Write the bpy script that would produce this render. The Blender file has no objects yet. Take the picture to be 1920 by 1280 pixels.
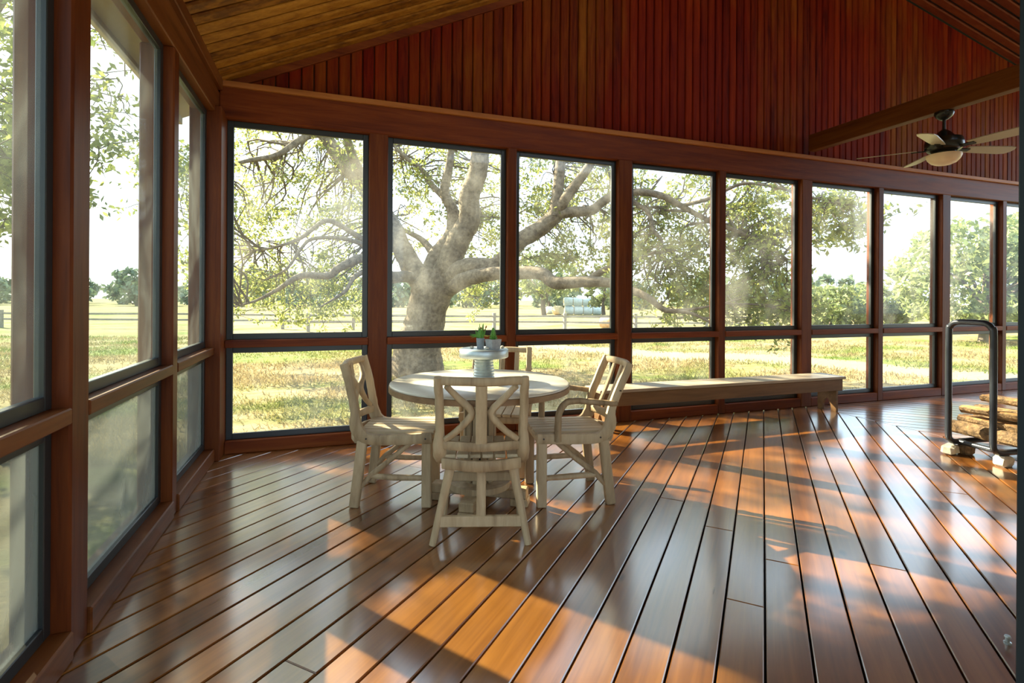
import bpy, math, random
import numpy as np
from mathutils import Vector, Matrix

sc = bpy.context.scene
col = sc.collection
random.seed(7)
rng = np.random.default_rng(7)

# ------------------------------------------------------------------ camera
EYE = 1.25
FPX, YAW, HORIZON, ROLL = 972.72, 0.335, 559.55, 0.0062
cam_d = bpy.data.cameras.new('camera')
cam_d.sensor_width = 36.0
cam_d.lens = FPX / 1920 * 36
cam_d.shift_y = -(640 - HORIZON) / 1920
cam_d.clip_start = 0.02
cam_d.clip_end = 2000
cam = bpy.data.objects.new('camera', cam_d)
col.objects.link(cam)
cam.matrix_world = (Matrix.Translation((0, 0, EYE)) @ Matrix.Rotation(-YAW, 4, 'Z')
                    @ Matrix.Rotation(math.pi / 2, 4, 'X') @ Matrix.Rotation(ROLL, 4, 'Z'))
sc.camera = cam

# ------------------------------------------------------------------ light
SUN_H = (-0.60, 0.80)            # horizontal direction towards the sun
SUN_TAN = 0.625                  # tangent of its elevation
sun_d = bpy.data.lights.new('sun', 'SUN')
sun_d.energy = 16.0
sun_d.angle = math.radians(0.53)
sun_d.color = (1.0, 0.88, 0.62)
sun = bpy.data.objects.new('sun', sun_d)
col.objects.link(sun)
sun.rotation_euler = Vector((SUN_H[0], SUN_H[1], SUN_TAN)).to_track_quat('Z', 'Y').to_euler()

world = bpy.data.worlds.new('sky')
sc.world = world
world.use_nodes = True
wn, wl = world.node_tree.nodes, world.node_tree.links
wn.clear()
w_out = wn.new('ShaderNodeOutputWorld')
w_bg = wn.new('ShaderNodeBackground')
w_sky = wn.new('ShaderNodeTexSky')
w_sky.sky_type = 'NISHITA'
w_sky.sun_disc = False
w_sky.sun_elevation = math.atan(SUN_TAN)
w_sky.sun_rotation = math.atan2(SUN_H[0], SUN_H[1])
w_sky.dust_density = 2.0
w_sc = wn.new('ShaderNodeVectorMath'); w_sc.operation = 'SCALE'; w_sc.inputs['Scale'].default_value = 0.22
w_tc = wn.new('ShaderNodeTexCoord')
w_map = wn.new('ShaderNodeMapping'); w_map.inputs['Scale'].default_value = (1.2, 1.2, 4.0)
w_noise = wn.new('ShaderNodeTexNoise'); w_noise.inputs['Scale'].default_value = 2.2; w_noise.inputs['Detail'].default_value = 6
w_rng = wn.new('ShaderNodeMapRange')
w_rng.inputs['From Min'].default_value = 0.35; w_rng.inputs['From Max'].default_value = 0.7
w_rng.inputs['To Min'].default_value = 0.35; w_rng.inputs['To Max'].default_value = 0.8
w_mix = wn.new('ShaderNodeMix'); w_mix.data_type = 'RGBA'
w_mix.inputs['B'].default_value = (1.55, 1.9, 2.2, 1)
wl.new(w_sky.outputs[0], w_sc.inputs[0])
wl.new(w_tc.outputs['Generated'], w_map.inputs[0])
wl.new(w_map.outputs[0], w_noise.inputs['Vector'])
wl.new(w_noise.outputs['Fac'], w_rng.inputs['Value'])
wl.new(w_rng.outputs[0], w_mix.inputs['Factor'])
wl.new(w_sc.outputs[0], w_mix.inputs['A'])
wl.new(w_mix.outputs['Result'], w_bg.inputs['Color'])
w_bg.inputs['Strength'].default_value = 1.0
wl.new(w_bg.outputs[0], w_out.inputs[0])

sc.view_settings.view_transform = 'Standard'
sc.view_settings.look = 'None'
sc.view_settings.gamma = 1.0
sc.view_settings.use_curve_mapping = False
sc.view_settings.exposure = 1.1
sc.cycles.transparent_max_bounces = 24
sc.cycles.max_bounces = 8
sc.cycles.diffuse_bounces = 4

# ------------------------------------------------------------------ helpers
CY, SY = math.cos(YAW), math.sin(YAW)
CR, SR = math.cos(ROLL), math.sin(ROLL)


def at(px, py, depth):
    """A point of the place seen in direction (px, py) at a given distance along the view axis."""
    U, V = (px - 960) / FPX, (py - HORIZON) / FPX
    u, v = U * CR + V * SR, -U * SR + V * CR
    return Vector(((u * CY + SY) * depth, (-u * SY + CY) * depth, EYE - v * depth))


def on_z(px, py, z):
    p = at(px, py, 1.0) - Vector((0, 0, EYE))
    t = (z - EYE) / p.z
    return p * t + Vector((0, 0, EYE))


def tag(o, label=None, cat=None, group=None, kind=None):
    if label: o['label'] = label
    if cat: o['category'] = cat
    if group: o['group'] = group
    if kind: o['kind'] = kind
    return o


def empty(name, loc=(0, 0, 0), rz=0.0, parent=None):
    o = bpy.data.objects.new(name, None)
    o.empty_display_size = 0.1
    col.objects.link(o)
    o.location = loc
    o.rotation_euler = (0, 0, rz)
    o.parent = parent
    return o


class MB:
    """Collects shapes that become one mesh."""
    def __init__(s):
        s.v, s.f = [], []

    def add(s, vs, fs):
        n = len(s.v)
        s.v += [tuple(p) for p in vs]
        s.f += [tuple(i + n for i in f) for f in fs]
        return s

    def box(s, lo, hi, b=0.004, M=None):
        c = [(lo[i] + hi[i]) / 2 for i in range(3)]
        h = [abs(hi[i] - lo[i]) / 2 for i in range(3)]
        b = min(b, min(h) * 0.45)
        vs, idx = [], {}
        for sx in (-1, 1):
            for sy in (-1, 1):
                for sz in (-1, 1):
                    for ax in range(3):
                        sg = (sx, sy, sz)
                        p = [c[i] + sg[i] * (h[i] - (0 if i == ax else b)) for i in range(3)]
                        idx[(sx, sy, sz, ax)] = len(vs)
                        vs.append(Vector(p))
        fs = []
        for ax in range(3):
            o1, o2 = [i for i in range(3) if i != ax]
            for sg in (-1, 1):
                q = []
                for (p1, p2) in ((-1, -1), (1, -1), (1, 1), (-1, 1)):
                    k = [0, 0, 0]; k[ax] = sg; k[o1] = p1; k[o2] = p2
                    q.append(idx[(k[0], k[1], k[2], ax)])
                fs.append(q)
        for ax in range(3):          # edge faces along axis ax
            o1, o2 = [i for i in range(3) if i != ax]
            for p1 in (-1, 1):
                for p2 in (-1, 1):
                    a = [0, 0, 0]; a[o1] = p1; a[o2] = p2
                    lo_, hi_ = list(a), list(a)
                    lo_[ax], hi_[ax] = -1, 1
                    fs.append([idx[(*lo_, o1)], idx[(*hi_, o1)], idx[(*hi_, o2)], idx[(*lo_, o2)]])
        for sx in (-1, 1):
            for sy in (-1, 1):
                for sz in (-1, 1):
                    fs.append([idx[(sx, sy, sz, 0)], idx[(sx, sy, sz, 1)], idx[(sx, sy, sz, 2)]])
        if M is not None:
            vs = [M @ p for p in vs]
        return s.add(vs, fs)

    def bar(s, a, b, w, t, up=(0, 0, 1), bev=0.004):
        """A straight bar from a to b, w wide across and t thick towards up."""
        a, b = Vector(a), Vector(b)
        z = (b - a); L = z.length; z.normalize()
        x = Vector(up).cross(z)
        if x.length < 1e-4: x = Vector((1, 0, 0)).cross(z)
        x.normalize(); y = z.cross(x)
        M = Matrix((x, y, z)).transposed().to_4x4(); M.translation = a
        return s.box((-w / 2, -t / 2, 0), (w / 2, t / 2, L), bev, M)

    def sweep(s, pts, rad, n=8, flat=1.0, up=None, noise=0.0, caps=True):
        """A tube through pts; rad one value or one per point; flat squashes it along the side direction."""
        pts = [Vector(p) for p in pts]
        m = len(pts)
        if not hasattr(rad, '__len__'): rad = [rad] * m
        base = len(s.v)
        ref = Vector(up) if up else None
        prev = None
        for i, p in enumerate(pts):
            t = (pts[min(i + 1, m - 1)] - pts[max(i - 1, 0)]).normalized()
            if ref: x = ref - t * ref.dot(t)
            elif prev is None:
                x = t.orthogonal()
            else: x = prev - t * prev.dot(t)
            if x.length < 1e-6: x = t.orthogonal()
            x.normalize(); prev = x
            y = t.cross(x)
            for k in range(n):
                a = 2 * math.pi * (k + 0.5) / n
                r = rad[i] * (1 + (random.uniform(-noise, noise) if noise else 0))
                s.v.append(tuple(p + x * (math.cos(a) * r) + y * (math.sin(a) * r * flat)))
        for i in range(m - 1):
            for k in range(n):
                k2 = (k + 1) % n
                s.f.append((base + i * n + k, base + i * n + k2, base + (i + 1) * n + k2, base + (i + 1) * n + k))
        if caps:
            s.f.append(tuple(base + k for k in reversed(range(n))))
            s.f.append(tuple(base + (m - 1) * n + k for k in range(n)))
        return s

    def rsweep(s, pts, w, t, up=(1, 0, 0)):
        """A bar of rounded-rectangular section bent along pts: w across (along up), t thick."""
        pts = [Vector(p) for p in pts]; m = len(pts)
        if not hasattr(w, '__len__'): w = [w] * m
        if not hasattr(t, '__len__'): t = [t] * m
        base = len(s.v)
        sec = [(-.5, -.3), (-.5, .3), (-.35, .5), (.35, .5), (.5, .3), (.5, -.3), (.35, -.5), (-.35, -.5)]
        U = Vector(up)
        for i, p in enumerate(pts):
            d = (pts[min(i + 1, m - 1)] - pts[max(i - 1, 0)]).normalized()
            x = (U - d * U.dot(d)).normalized(); y = d.cross(x)
            for a, b in sec:
                s.v.append(tuple(p + x * (a * w[i]) + y * (b * t[i])))
        n = 8
        for i in range(m - 1):
            for k in range(n):
                k2 = (k + 1) % n
                s.f.append((base + i * n + k, base + i * n + k2, base + (i + 1) * n + k2, base + (i + 1) * n + k))
        s.f.append(tuple(base + k for k in reversed(range(n))))
        s.f.append(tuple(base + (m - 1) * n + k for k in range(n)))
        return s

    def lathe(s, prof, c=(0, 0, 0), n=24):
        base = len(s.v); c = Vector(c)
        for (r, z) in prof:
            for k in range(n):
                a = 2 * math.pi * k / n
                s.v.append(tuple(c + Vector((r * math.cos(a), r * math.sin(a), z))))
        for i in range(len(prof) - 1):
            for k in range(n):
                k2 = (k + 1) % n
                s.f.append((base + i * n + k, base + i * n + k2, base + (i + 1) * n + k2, base + (i + 1) * n + k))
        s.f.append(tuple(base + k for k in reversed(range(n))))
        s.f.append(tuple(base + (len(prof) - 1) * n + k for k in range(n)))
        return s

    def prism(s, poly, lo, hi, ch=0.0, frame=lambda a, b, c: (a, b, c)):
        """A slab over a convex polygon, between two levels, chamfered at the hi side."""
        n = len(poly)
        cx = sum(p[0] for p in poly) / n; cy = sum(p[1] for p in poly) / n
        vs = [frame(p[0], p[1], lo) for p in poly]
        vs += [frame(p[0], p[1], hi - ch) for p in poly]
        fs = [tuple(reversed(range(n)))] + [(k, (k + 1) % n, n + (k + 1) % n, n + k) for k in range(n)]
        if ch:
            ins = inset(poly, ch)
            vs += [frame(p[0], p[1], hi) for p in ins]
            fs += [(n + k, n + (k + 1) % n, 2 * n + (k + 1) % n, 2 * n + k) for k in range(n)]
            fs.append(tuple(range(2 * n, 3 * n)))
        else:
            fs.append(tuple(range(n, 2 * n)))
        return s.add(vs, fs)

    def build(s, name, mat, parent=None, smooth=False):
        me = bpy.data.meshes.new(name)
        me.from_pydata(s.v, [], s.f)
        me.validate()
        import bmesh
        bm = bmesh.new(); bm.from_mesh(me)
        bmesh.ops.recalc_face_normals(bm, faces=bm.faces)
        bm.to_mesh(me); bm.free()
        if smooth:
            for p in me.polygons: p.use_smooth = True
            try: me.set_sharp_from_angle(angle=math.radians(50))
            except Exception: pass
        me.materials.append(mat)
        o = bpy.data.objects.new(name, me)
        col.objects.link(o)
        o.parent = parent
        return o


def inset(poly, d):
    n = len(poly); out = []
    area = sum(poly[i][0] * poly[(i + 1) % n][1] - poly[(i + 1) % n][0] * poly[i][1] for i in range(n))
    sg = 1 if area > 0 else -1
    for i in range(n):
        p0, p1, p2 = Vector(poly[i - 1]), Vector(poly[i]), Vector(poly[(i + 1) % n])
        e1, e2 = (p1 - p0).normalized(), (p2 - p1).normalized()
        n1, n2 = Vector((-e1.y, e1.x)) * sg, Vector((-e2.y, e2.x)) * sg
        b = n1 + n2
        k = d / max(0.3, 1 + n1.dot(n2))
        out.append(tuple(p1 + b * k))
    return out


def clip(poly, nx, ny, c):
    """Keep the side nx*x + ny*y <= c of a convex polygon."""
    out = []
    for i in range(len(poly)):
        a, b = poly[i], poly[(i + 1) % len(poly)]
        da, db = nx * a[0] + ny * a[1] - c, nx * b[0] + ny * b[1] - c
        if da <= 0: out.append(a)
        if da * db < 0:
            t = da / (da - db)
            out.append((a[0] + (b[0] - a[0]) * t, a[1] + (b[1] - a[1]) * t))
    return out


def rect_clip(poly, x0, x1, y0, y1):
    for a in ((1, 0, x1), (-1, 0, -x0), (0, 1, y1), (0, -1, -y0)):
        if len(poly) < 3: return []
        poly = clip(poly, *a)
    return poly


def catmull(pts, per=6):
    """Smooth interpolation through rows of numbers."""
    P = [np.array(p, float) for p in pts]
    P = [2 * P[0] - P[1]] + P + [2 * P[-1] - P[-2]]
    out = []
    for i in range(1, len(P) - 2):
        for k in range(per):
            t = k / per
            p0, p1, p2, p3 = P[i - 1], P[i], P[i + 1], P[i + 2]
            out.append(0.5 * (2 * p1 + (p2 - p0) * t + (2 * p0 - 5 * p1 + 4 * p2 - p3) * t * t + (3 * p1 - p0 - 3 * p2 + p3) * t ** 3))
    out.append(P[-2])
    return out


# ------------------------------------------------------------------ materials
def new_mat(name):
    m = bpy.data.materials.new(name); m.use_nodes = True
    nt = m.node_tree
    return m, nt.nodes, nt.links, nt.nodes['Principled BSDF']


def ramp(nodes, stops):
    r = nodes.new('ShaderNodeValToRGB')
    els = r.color_ramp.elements
    while len(els) < len(stops): els.new(0.5)
    for e, (p, c) in zip(els, stops):
        e.position = p; e.color = (*c, 1)
    return r


def wood(name, stops, grain='X', rough=0.5, coat=0.0, tone=0.25, fine=34.0, stretch=14.0, bump=0.25, spec=0.4,
         blotch=None, knots=0.0):
    """Wood with grain along an axis (X, Y, Z or a turn about Z in degrees)."""
    m, n, l, b = new_mat(name)
    tc = n.new('ShaderNodeTexCoord')
    rot = n.new('ShaderNodeMapping')
    if isinstance(grain, (int, float)):
        rot.inputs['Rotation'].default_value = (0, 0, -math.radians(grain)); ax = 0
    else: ax = 'XYZ'.index(grain)
    st = n.new('ShaderNodeMapping')
    s3 = [1.0, 1.0, 1.0]; s3[ax] = 1 / stretch
    st.inputs['Scale'].default_value = s3
    info = n.new('ShaderNodeObjectInfo')
    off = n.new('ShaderNodeVectorMath'); off.operation = 'SCALE'
    comb = n.new('ShaderNodeCombineXYZ')
    for i in range(3): l.new(info.outputs['Random'], comb.inputs[i])
    l.new(comb.outputs[0], off.inputs[0]); off.inputs['Scale'].default_value = 37.0
    addv = n.new('ShaderNodeVectorMath'); addv.operation = 'ADD'
    l.new(tc.outputs['Object'], rot.inputs[0]); l.new(rot.outputs[0], addv.inputs[0]); l.new(off.outputs[0], addv.inputs[1])
    l.new(addv.outputs[0], st.inputs[0])
    n1 = n.new('ShaderNodeTexNoise'); n1.inputs['Scale'].default_value = fine; n1.inputs['Detail'].default_value = 5
    n1.inputs['Roughness'].default_value = 0.62; n1.inputs['Distortion'].default_value = 0.6
    n2 = n.new('ShaderNodeTexNoise'); n2.inputs['Scale'].default_value = fine * 0.22; n2.inputs['Detail'].default_value = 3
    n2.inputs['Distortion'].default_value = 1.2
    l.new(st.outputs[0], n1.inputs['Vector']); l.new(st.outputs[0], n2.inputs['Vector'])
    mx = n.new('ShaderNodeMath'); mx.operation = 'MULTIPLY_ADD'
    mx.inputs[1].default_value = 0.55
    sc2 = n.new('ShaderNodeMath'); sc2.operation = 'MULTIPLY'; sc2.inputs[1].default_value = 0.45
    l.new(n2.outputs['Fac'], sc2.inputs[0]); l.new(n1.outputs['Fac'], mx.inputs[0]); l.new(sc2.outputs[0], mx.inputs[2])
    # a tone of its own for every board
    tn = n.new('ShaderNodeMath'); tn.operation = 'MULTIPLY_ADD'; tn.inputs[1].default_value = tone
    l.new(info.outputs['Random'], tn.inputs[0])
    sub = n.new('ShaderNodeMath'); sub.operation = 'SUBTRACT'; sub.inputs[1].default_value = tone / 2
    l.new(mx.outputs[0], tn.inputs[2]); l.new(tn.outputs[0], sub.inputs[0])
    rp = ramp(n, stops)
    l.new(sub.outputs[0], rp.inputs[0])
    colour = rp.outputs[0]
    if blotch:
        bc, bscale, lo, hi = blotch
        n3 = n.new('ShaderNodeTexNoise'); n3.inputs['Scale'].default_value = bscale; n3.inputs['Detail'].default_value = 6
        n3.inputs['Roughness'].default_value = 0.65
        st3 = n.new('ShaderNodeMapping'); s4 = [1.0, 1.0, 1.0]; s4[ax] = 0.3; st3.inputs['Scale'].default_value = s4
        l.new(rot.outputs[0], st3.inputs[0]); l.new(st3.outputs[0], n3.inputs['Vector'])
        mr = n.new('ShaderNodeMapRange'); mr.inputs['From Min'].default_value = lo; mr.inputs['From Max'].default_value = hi
        l.new(n3.outputs['Fac'], mr.inputs['Value'])
        mm = n.new('ShaderNodeMix'); mm.data_type = 'RGBA'; mm.blend_type = 'MULTIPLY'
        mm.inputs['B'].default_value = (*bc, 1)
        l.new(mr.outputs[0], mm.inputs['Factor']); l.new(colour, mm.inputs['A'])
        colour = mm.outputs['Result']
    if knots:
        vo = n.new('ShaderNodeTexVoronoi'); vo.inputs['Scale'].default_value = knots
        kst = n.new('ShaderNodeMapping'); k3 = [1.0, 1.0, 1.0]; k3[ax] = 0.45; kst.inputs['Scale'].default_value = k3
        l.new(addv.outputs[0], kst.inputs[0]); l.new(kst.outputs[0], vo.inputs['Vector'])
        kr = n.new('ShaderNodeMapRange'); kr.inputs['From Min'].default_value = 0.025; kr.inputs['From Max'].default_value = 0.075
        kr.inputs['To Min'].default_value = 0.85; kr.inputs['To Max'].default_value = 0.0
        l.new(vo.outputs['Distance'], kr.inputs['Value'])
        km = n.new('ShaderNodeMix'); km.data_type = 'RGBA'; km.blend_type = 'MULTIPLY'
        km.inputs['B'].default_value = (0.18, 0.14, 0.12, 1)
        l.new(kr.outputs[0], km.inputs['Factor']); l.new(colour, km.inputs['A'])
        colour = km.outputs['Result']
    l.new(colour, b.inputs['Base Color'])
    rr = n.new('ShaderNodeMapRange'); rr.inputs['To Min'].default_value = rough * 0.75; rr.inputs['To Max'].default_value = rough * 1.3
    l.new(n2.outputs['Fac'], rr.inputs['Value']); l.new(rr.outputs[0], b.inputs['Roughness'])
    b.inputs['Specular IOR Level'].default_value = spec
    if coat:
        b.inputs['Coat Weight'].default_value = coat
        b.inputs['Coat Roughness'].default_value = 0.16
        b.inputs['Coat IOR'].default_value = 2.1 if coat > 0.9 else 1.5
    if bump:
        bp = n.new('ShaderNodeBump'); bp.inputs['Strength'].default_value = bump; bp.inputs['Distance'].default_value = 0.003
        l.new(n1.outputs['Fac'], bp.inputs['Height']); l.new(bp.outputs[0], b.inputs['Normal'])
    return m


def plain(name, c, rough=0.5, metal=0.0, var=0.0, scale=20.0, c2=None, bump=0.0, spec=0.5):
    m, n, l, b = new_mat(name)
    b.inputs['Base Color'].default_value = (*c, 1)
    b.inputs['Roughness'].default_value = rough
    b.inputs['Metallic'].default_value = metal
    b.inputs['Specular IOR Level'].default_value = spec
    if c2 or bump:
        tc = n.new('ShaderNodeTexCoord')
        no = n.new('ShaderNodeTexNoise'); no.inputs['Scale'].default_value = scale; no.inputs['Detail'].default_value = 6
        no.inputs['Roughness'].default_value = 0.65
        l.new(tc.outputs['Object'], no.inputs['Vector'])
        if c2:
            rp = ramp(n, [(0.35, c), (0.65, c2)])
            l.new(no.outputs['Fac'], rp.inputs[0]); l.new(rp.outputs[0], b.inputs['Base Color'])
        if bump:
            bp = n.new('ShaderNodeBump'); bp.inputs['Strength'].default_value = bump; bp.inputs['Distance'].default_value = 0.02
            l.new(no.outputs['Fac'], bp.inputs['Height']); l.new(bp.outputs[0], b.inputs['Normal'])
    return m


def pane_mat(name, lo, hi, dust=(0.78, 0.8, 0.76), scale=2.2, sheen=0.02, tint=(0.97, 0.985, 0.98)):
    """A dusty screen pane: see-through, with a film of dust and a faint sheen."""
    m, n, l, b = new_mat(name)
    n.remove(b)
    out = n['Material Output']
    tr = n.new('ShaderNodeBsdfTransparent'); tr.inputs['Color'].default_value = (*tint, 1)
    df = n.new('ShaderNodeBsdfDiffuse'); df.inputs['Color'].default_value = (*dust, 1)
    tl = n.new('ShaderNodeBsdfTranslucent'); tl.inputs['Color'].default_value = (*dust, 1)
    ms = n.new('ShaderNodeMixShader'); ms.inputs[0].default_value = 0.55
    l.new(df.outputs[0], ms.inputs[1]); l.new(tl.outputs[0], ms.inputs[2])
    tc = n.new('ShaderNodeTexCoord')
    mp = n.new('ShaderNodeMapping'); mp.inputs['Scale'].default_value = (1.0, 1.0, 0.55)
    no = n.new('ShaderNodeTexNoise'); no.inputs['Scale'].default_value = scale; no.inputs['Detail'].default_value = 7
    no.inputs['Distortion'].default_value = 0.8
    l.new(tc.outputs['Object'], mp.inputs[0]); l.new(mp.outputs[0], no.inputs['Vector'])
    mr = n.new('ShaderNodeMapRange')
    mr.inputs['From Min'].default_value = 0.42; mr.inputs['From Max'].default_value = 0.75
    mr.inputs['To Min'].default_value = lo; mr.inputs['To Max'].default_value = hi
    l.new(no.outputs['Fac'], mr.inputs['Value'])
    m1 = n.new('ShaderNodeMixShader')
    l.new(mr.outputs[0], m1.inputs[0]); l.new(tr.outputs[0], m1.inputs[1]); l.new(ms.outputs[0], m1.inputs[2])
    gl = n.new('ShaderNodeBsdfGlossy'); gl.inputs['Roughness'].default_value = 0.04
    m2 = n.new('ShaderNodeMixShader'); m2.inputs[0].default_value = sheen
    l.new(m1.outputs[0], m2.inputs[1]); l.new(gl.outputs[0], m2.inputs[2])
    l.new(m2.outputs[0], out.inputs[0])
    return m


def leaf_mat(name, c1, c2, trans=0.45):
    m, n, l, b = new_mat(name)
    geo = n.new('ShaderNodeNewGeometry')
    rp = ramp(n, [(0.0, c1), (1.0, c2)])
    l.new(geo.outputs['Random Per Island'], rp.inputs[0])
    l.new(rp.outputs[0], b.inputs['Base Color'])
    b.inputs['Roughness'].default_value = 0.5
    tl = n.new('ShaderNodeBsdfTranslucent')
    l.new(rp.outputs[0], tl.inputs['Color'])
    ms = n.new('ShaderNodeMixShader'); ms.inputs[0].default_value = trans
    l.new(b.outputs[0], ms.inputs[1]); l.new(tl.outputs[0], ms.inputs[2])
    l.new(ms.outputs[0], n['Material Output'].inputs[0])
    return m


M = {}
M['floor'] = wood('varnished deck boards', [(0.25, (0.080, 0.023, 0.004)), (0.5, (0.20, 0.067, 0.010)), (0.75, (0.33, 0.125, 0.020))],
                  grain=45, rough=0.30, coat=1.0, tone=0.16, fine=26, stretch=22, bump=0.14, spec=0.6, knots=3.4)
M['floor_b'] = wood('varnished deck boards turned', [(0.25, (0.080, 0.023, 0.004)), (0.5, (0.20, 0.067, 0.010)), (0.75, (0.33, 0.125, 0.020))],
                    grain=-45, rough=0.30, coat=1.0, tone=0.16, fine=26, stretch=22, bump=0.14, spec=0.6, knots=3.4)
M['gable'] = wood('stained beadboard', [(0.30, (0.06, 0.007, 0.001)), (0.43, (0.14, 0.026, 0.002)), (0.58, (0.20, 0.060, 0.004)), (0.78, (0.30, 0.115, 0.010))],
                  grain='Z', rough=0.6, tone=0.16, fine=30, stretch=12, bump=0.3, spec=0.1, blotch=((0.95, 0.24, 0.14), 0.55, 0.38, 0.56))
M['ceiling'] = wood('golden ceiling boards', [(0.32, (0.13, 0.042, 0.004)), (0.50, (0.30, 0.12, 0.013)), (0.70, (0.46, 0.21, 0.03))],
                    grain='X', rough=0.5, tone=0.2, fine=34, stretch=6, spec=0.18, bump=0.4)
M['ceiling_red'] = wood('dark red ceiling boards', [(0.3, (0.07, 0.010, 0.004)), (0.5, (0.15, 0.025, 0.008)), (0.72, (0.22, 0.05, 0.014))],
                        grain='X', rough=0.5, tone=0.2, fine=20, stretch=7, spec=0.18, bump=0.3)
M['beam_x'] = wood('stained beam', [(0.28, (0.075, 0.010, 0.002)), (0.5, (0.17, 0.034, 0.005)), (0.75, (0.27, 0.075, 0.011))],
                   grain='X', rough=0.45, tone=0.1, fine=24, stretch=14, spec=0.18, bump=0.25)
M['beam_y'] = wood('stained plate', [(0.28, (0.065, 0.016, 0.004)), (0.5, (0.15, 0.044, 0.010)), (0.75, (0.23, 0.08, 0.018))],
                   grain='Y', rough=0.45, tone=0.1, fine=24, stretch=14, spec=0.18, bump=0.25)
M['tie'] = wood('tie beam', [(0.28, (0.055, 0.014, 0.003)), (0.5, (0.12, 0.036, 0.007)), (0.75, (0.19, 0.066, 0.014))],
                grain='Y', rough=0.5, tone=0.1, fine=24, stretch=14, spec=0.18, bump=0.25)
M['post'] = wood('stained posts', [(0.28, (0.055, 0.009, 0.002)), (0.5, (0.125, 0.028, 0.005)), (0.75, (0.20, 0.057, 0.010))],
                 grain='Z', rough=0.42, tone=0.12, fine=26, stretch=14, spec=0.18, bump=0.25)
M['trim'] = wood('lighter trim', [(0.28, (0.22, 0.065, 0.015)), (0.5, (0.40, 0.14, 0.035)), (0.75, (0.5, 0.22, 0.06))],
                 grain='X', rough=0.45, tone=0.1, fine=24, stretch=14, spec=0.18, bump=0.2)
M['frame'] = plain('dark screen frame', (0.022, 0.026, 0.028), 0.35)
M['dark'] = plain('shadowed joists', (0.02, 0.014, 0.01), 0.9)
M['soffit'] = plain('tan painted soffit', (0.55, 0.44, 0.30), 0.7, c2=(0.48, 0.38, 0.26), scale=5)
M['stucco'] = plain('cream house wall', (0.72, 0.66, 0.55), 0.85, c2=(0.66, 0.6, 0.5), scale=30, bump=0.2)
M['jamb'] = plain('dark slate paint', (0.010, 0.018, 0.024), 0.5, spec=0.2)
M['pane'] = pane_mat('back screen pane', 0.01, 0.09)
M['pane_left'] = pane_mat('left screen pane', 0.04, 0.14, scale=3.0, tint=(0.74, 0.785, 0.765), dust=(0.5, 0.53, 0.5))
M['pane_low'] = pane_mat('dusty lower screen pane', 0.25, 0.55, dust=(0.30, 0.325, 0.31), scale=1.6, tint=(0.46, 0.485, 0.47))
M['chair'] = wood('weathered branch wood', [(0.27, (0.19, 0.12, 0.06)), (0.5, (0.42, 0.305, 0.175)), (0.75, (0.58, 0.455, 0.285))],
                  grain='Z', rough=0.6, tone=0.12, fine=22, stretch=6, bump=0.4)
M['chair_y'] = wood('weathered slat wood', [(0.25, (0.32, 0.225, 0.125)), (0.5, (0.52, 0.40, 0.245)), (0.75, (0.66, 0.54, 0.36))],
                    grain='Y', rough=0.55, tone=0.15, fine=22, stretch=8, bump=0.3)
M['table'] = wood('pale table top', [(0.25, (0.42, 0.36, 0.27)), (0.5, (0.58, 0.53, 0.43)), (0.75, (0.70, 0.66, 0.56))],
                  grain='X', rough=0.32, tone=0.0, fine=12, stretch=5, bump=0.1, coat=0.25)
M['table_rim'] = wood('brown table edge', [(0.3, (0.16, 0.085, 0.04)), (0.6, (0.30, 0.18, 0.09))], grain='X', rough=0.5, tone=0)
M['bench'] = wood('old bench wood', [(0.25, (0.075, 0.035, 0.010)), (0.5, (0.17, 0.082, 0.026)), (0.75, (0.27, 0.145, 0.055))],
                  grain='X', rough=0.55, tone=0.1, fine=20, stretch=12, bump=0.35)
M['bench_top'] = wood('paler bench top', [(0.25, (0.28, 0.21, 0.14)), (0.5, (0.42, 0.34, 0.25)), (0.75, (0.52, 0.44, 0.34))],
                      grain='X', rough=0.38, tone=0.05, fine=20, stretch=12, bump=0.2)  # seat board paler than the apron and end boards
M['zinc'] = plain('galvanised metal', (0.42, 0.49, 0.51), 0.42, metal=0.75, c2=(0.55, 0.61, 0.62), scale=14)
M['pot'] = plain('grey blue pot', (0.20, 0.23, 0.25), 0.7, c2=(0.27, 0.30, 0.32), scale=40)
M['concrete'] = plain('concrete pot', (0.30, 0.30, 0.30), 0.9, c2=(0.42, 0.41, 0.40), scale=60, bump=0.2)
M['succ'] = plain('succulent green', (0.08, 0.24, 0.035), 0.45, c2=(0.16, 0.36, 0.06), scale=40)
M['succ_y'] = plain('yellow green succulent', (0.40, 0.42, 0.03), 0.45, c2=(0.5, 0.30, 0.03), scale=40)
M['succ_o'] = plain('orange bud', (0.42, 0.15, 0.03), 0.5)
M['soil'] = plain('potting soil', (0.05, 0.035, 0.022), 0.95)
M['stone'] = plain('limestone', (0.55, 0.50, 0.40), 0.9, c2=(0.68, 0.63, 0.52), scale=18, bump=0.5)
M['steel'] = plain('black steel tube', (0.018, 0.022, 0.03), 0.32)
M['bark'] = plain('rough log bark', (0.07, 0.042, 0.022), 0.9, c2=(0.30, 0.19, 0.09), scale=24, bump=0.9)
M['split'] = wood('split log face', [(0.3, (0.12, 0.06, 0.022)), (0.5, (0.36, 0.19, 0.07)), (0.7, (0.52, 0.32, 0.13))], grain='X', rough=0.8, fine=30)
M['fan'] = plain('black fan metal', (0.012, 0.013, 0.012), 0.25)
M['blade'] = plain('fan blade', (0.42, 0.37, 0.27), 0.3)
M['bowl'] = plain('frosted lamp bowl', (0.82, 0.66, 0.48), 0.35)
M['nail'] = plain('nail head', (0.05, 0.04, 0.035), 0.5, metal=0.5)
M['oak_bark'] = plain('oak bark', (0.085, 0.062, 0.040), 0.95, c2=(0.25, 0.195, 0.13), scale=12, bump=1.0)
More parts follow.
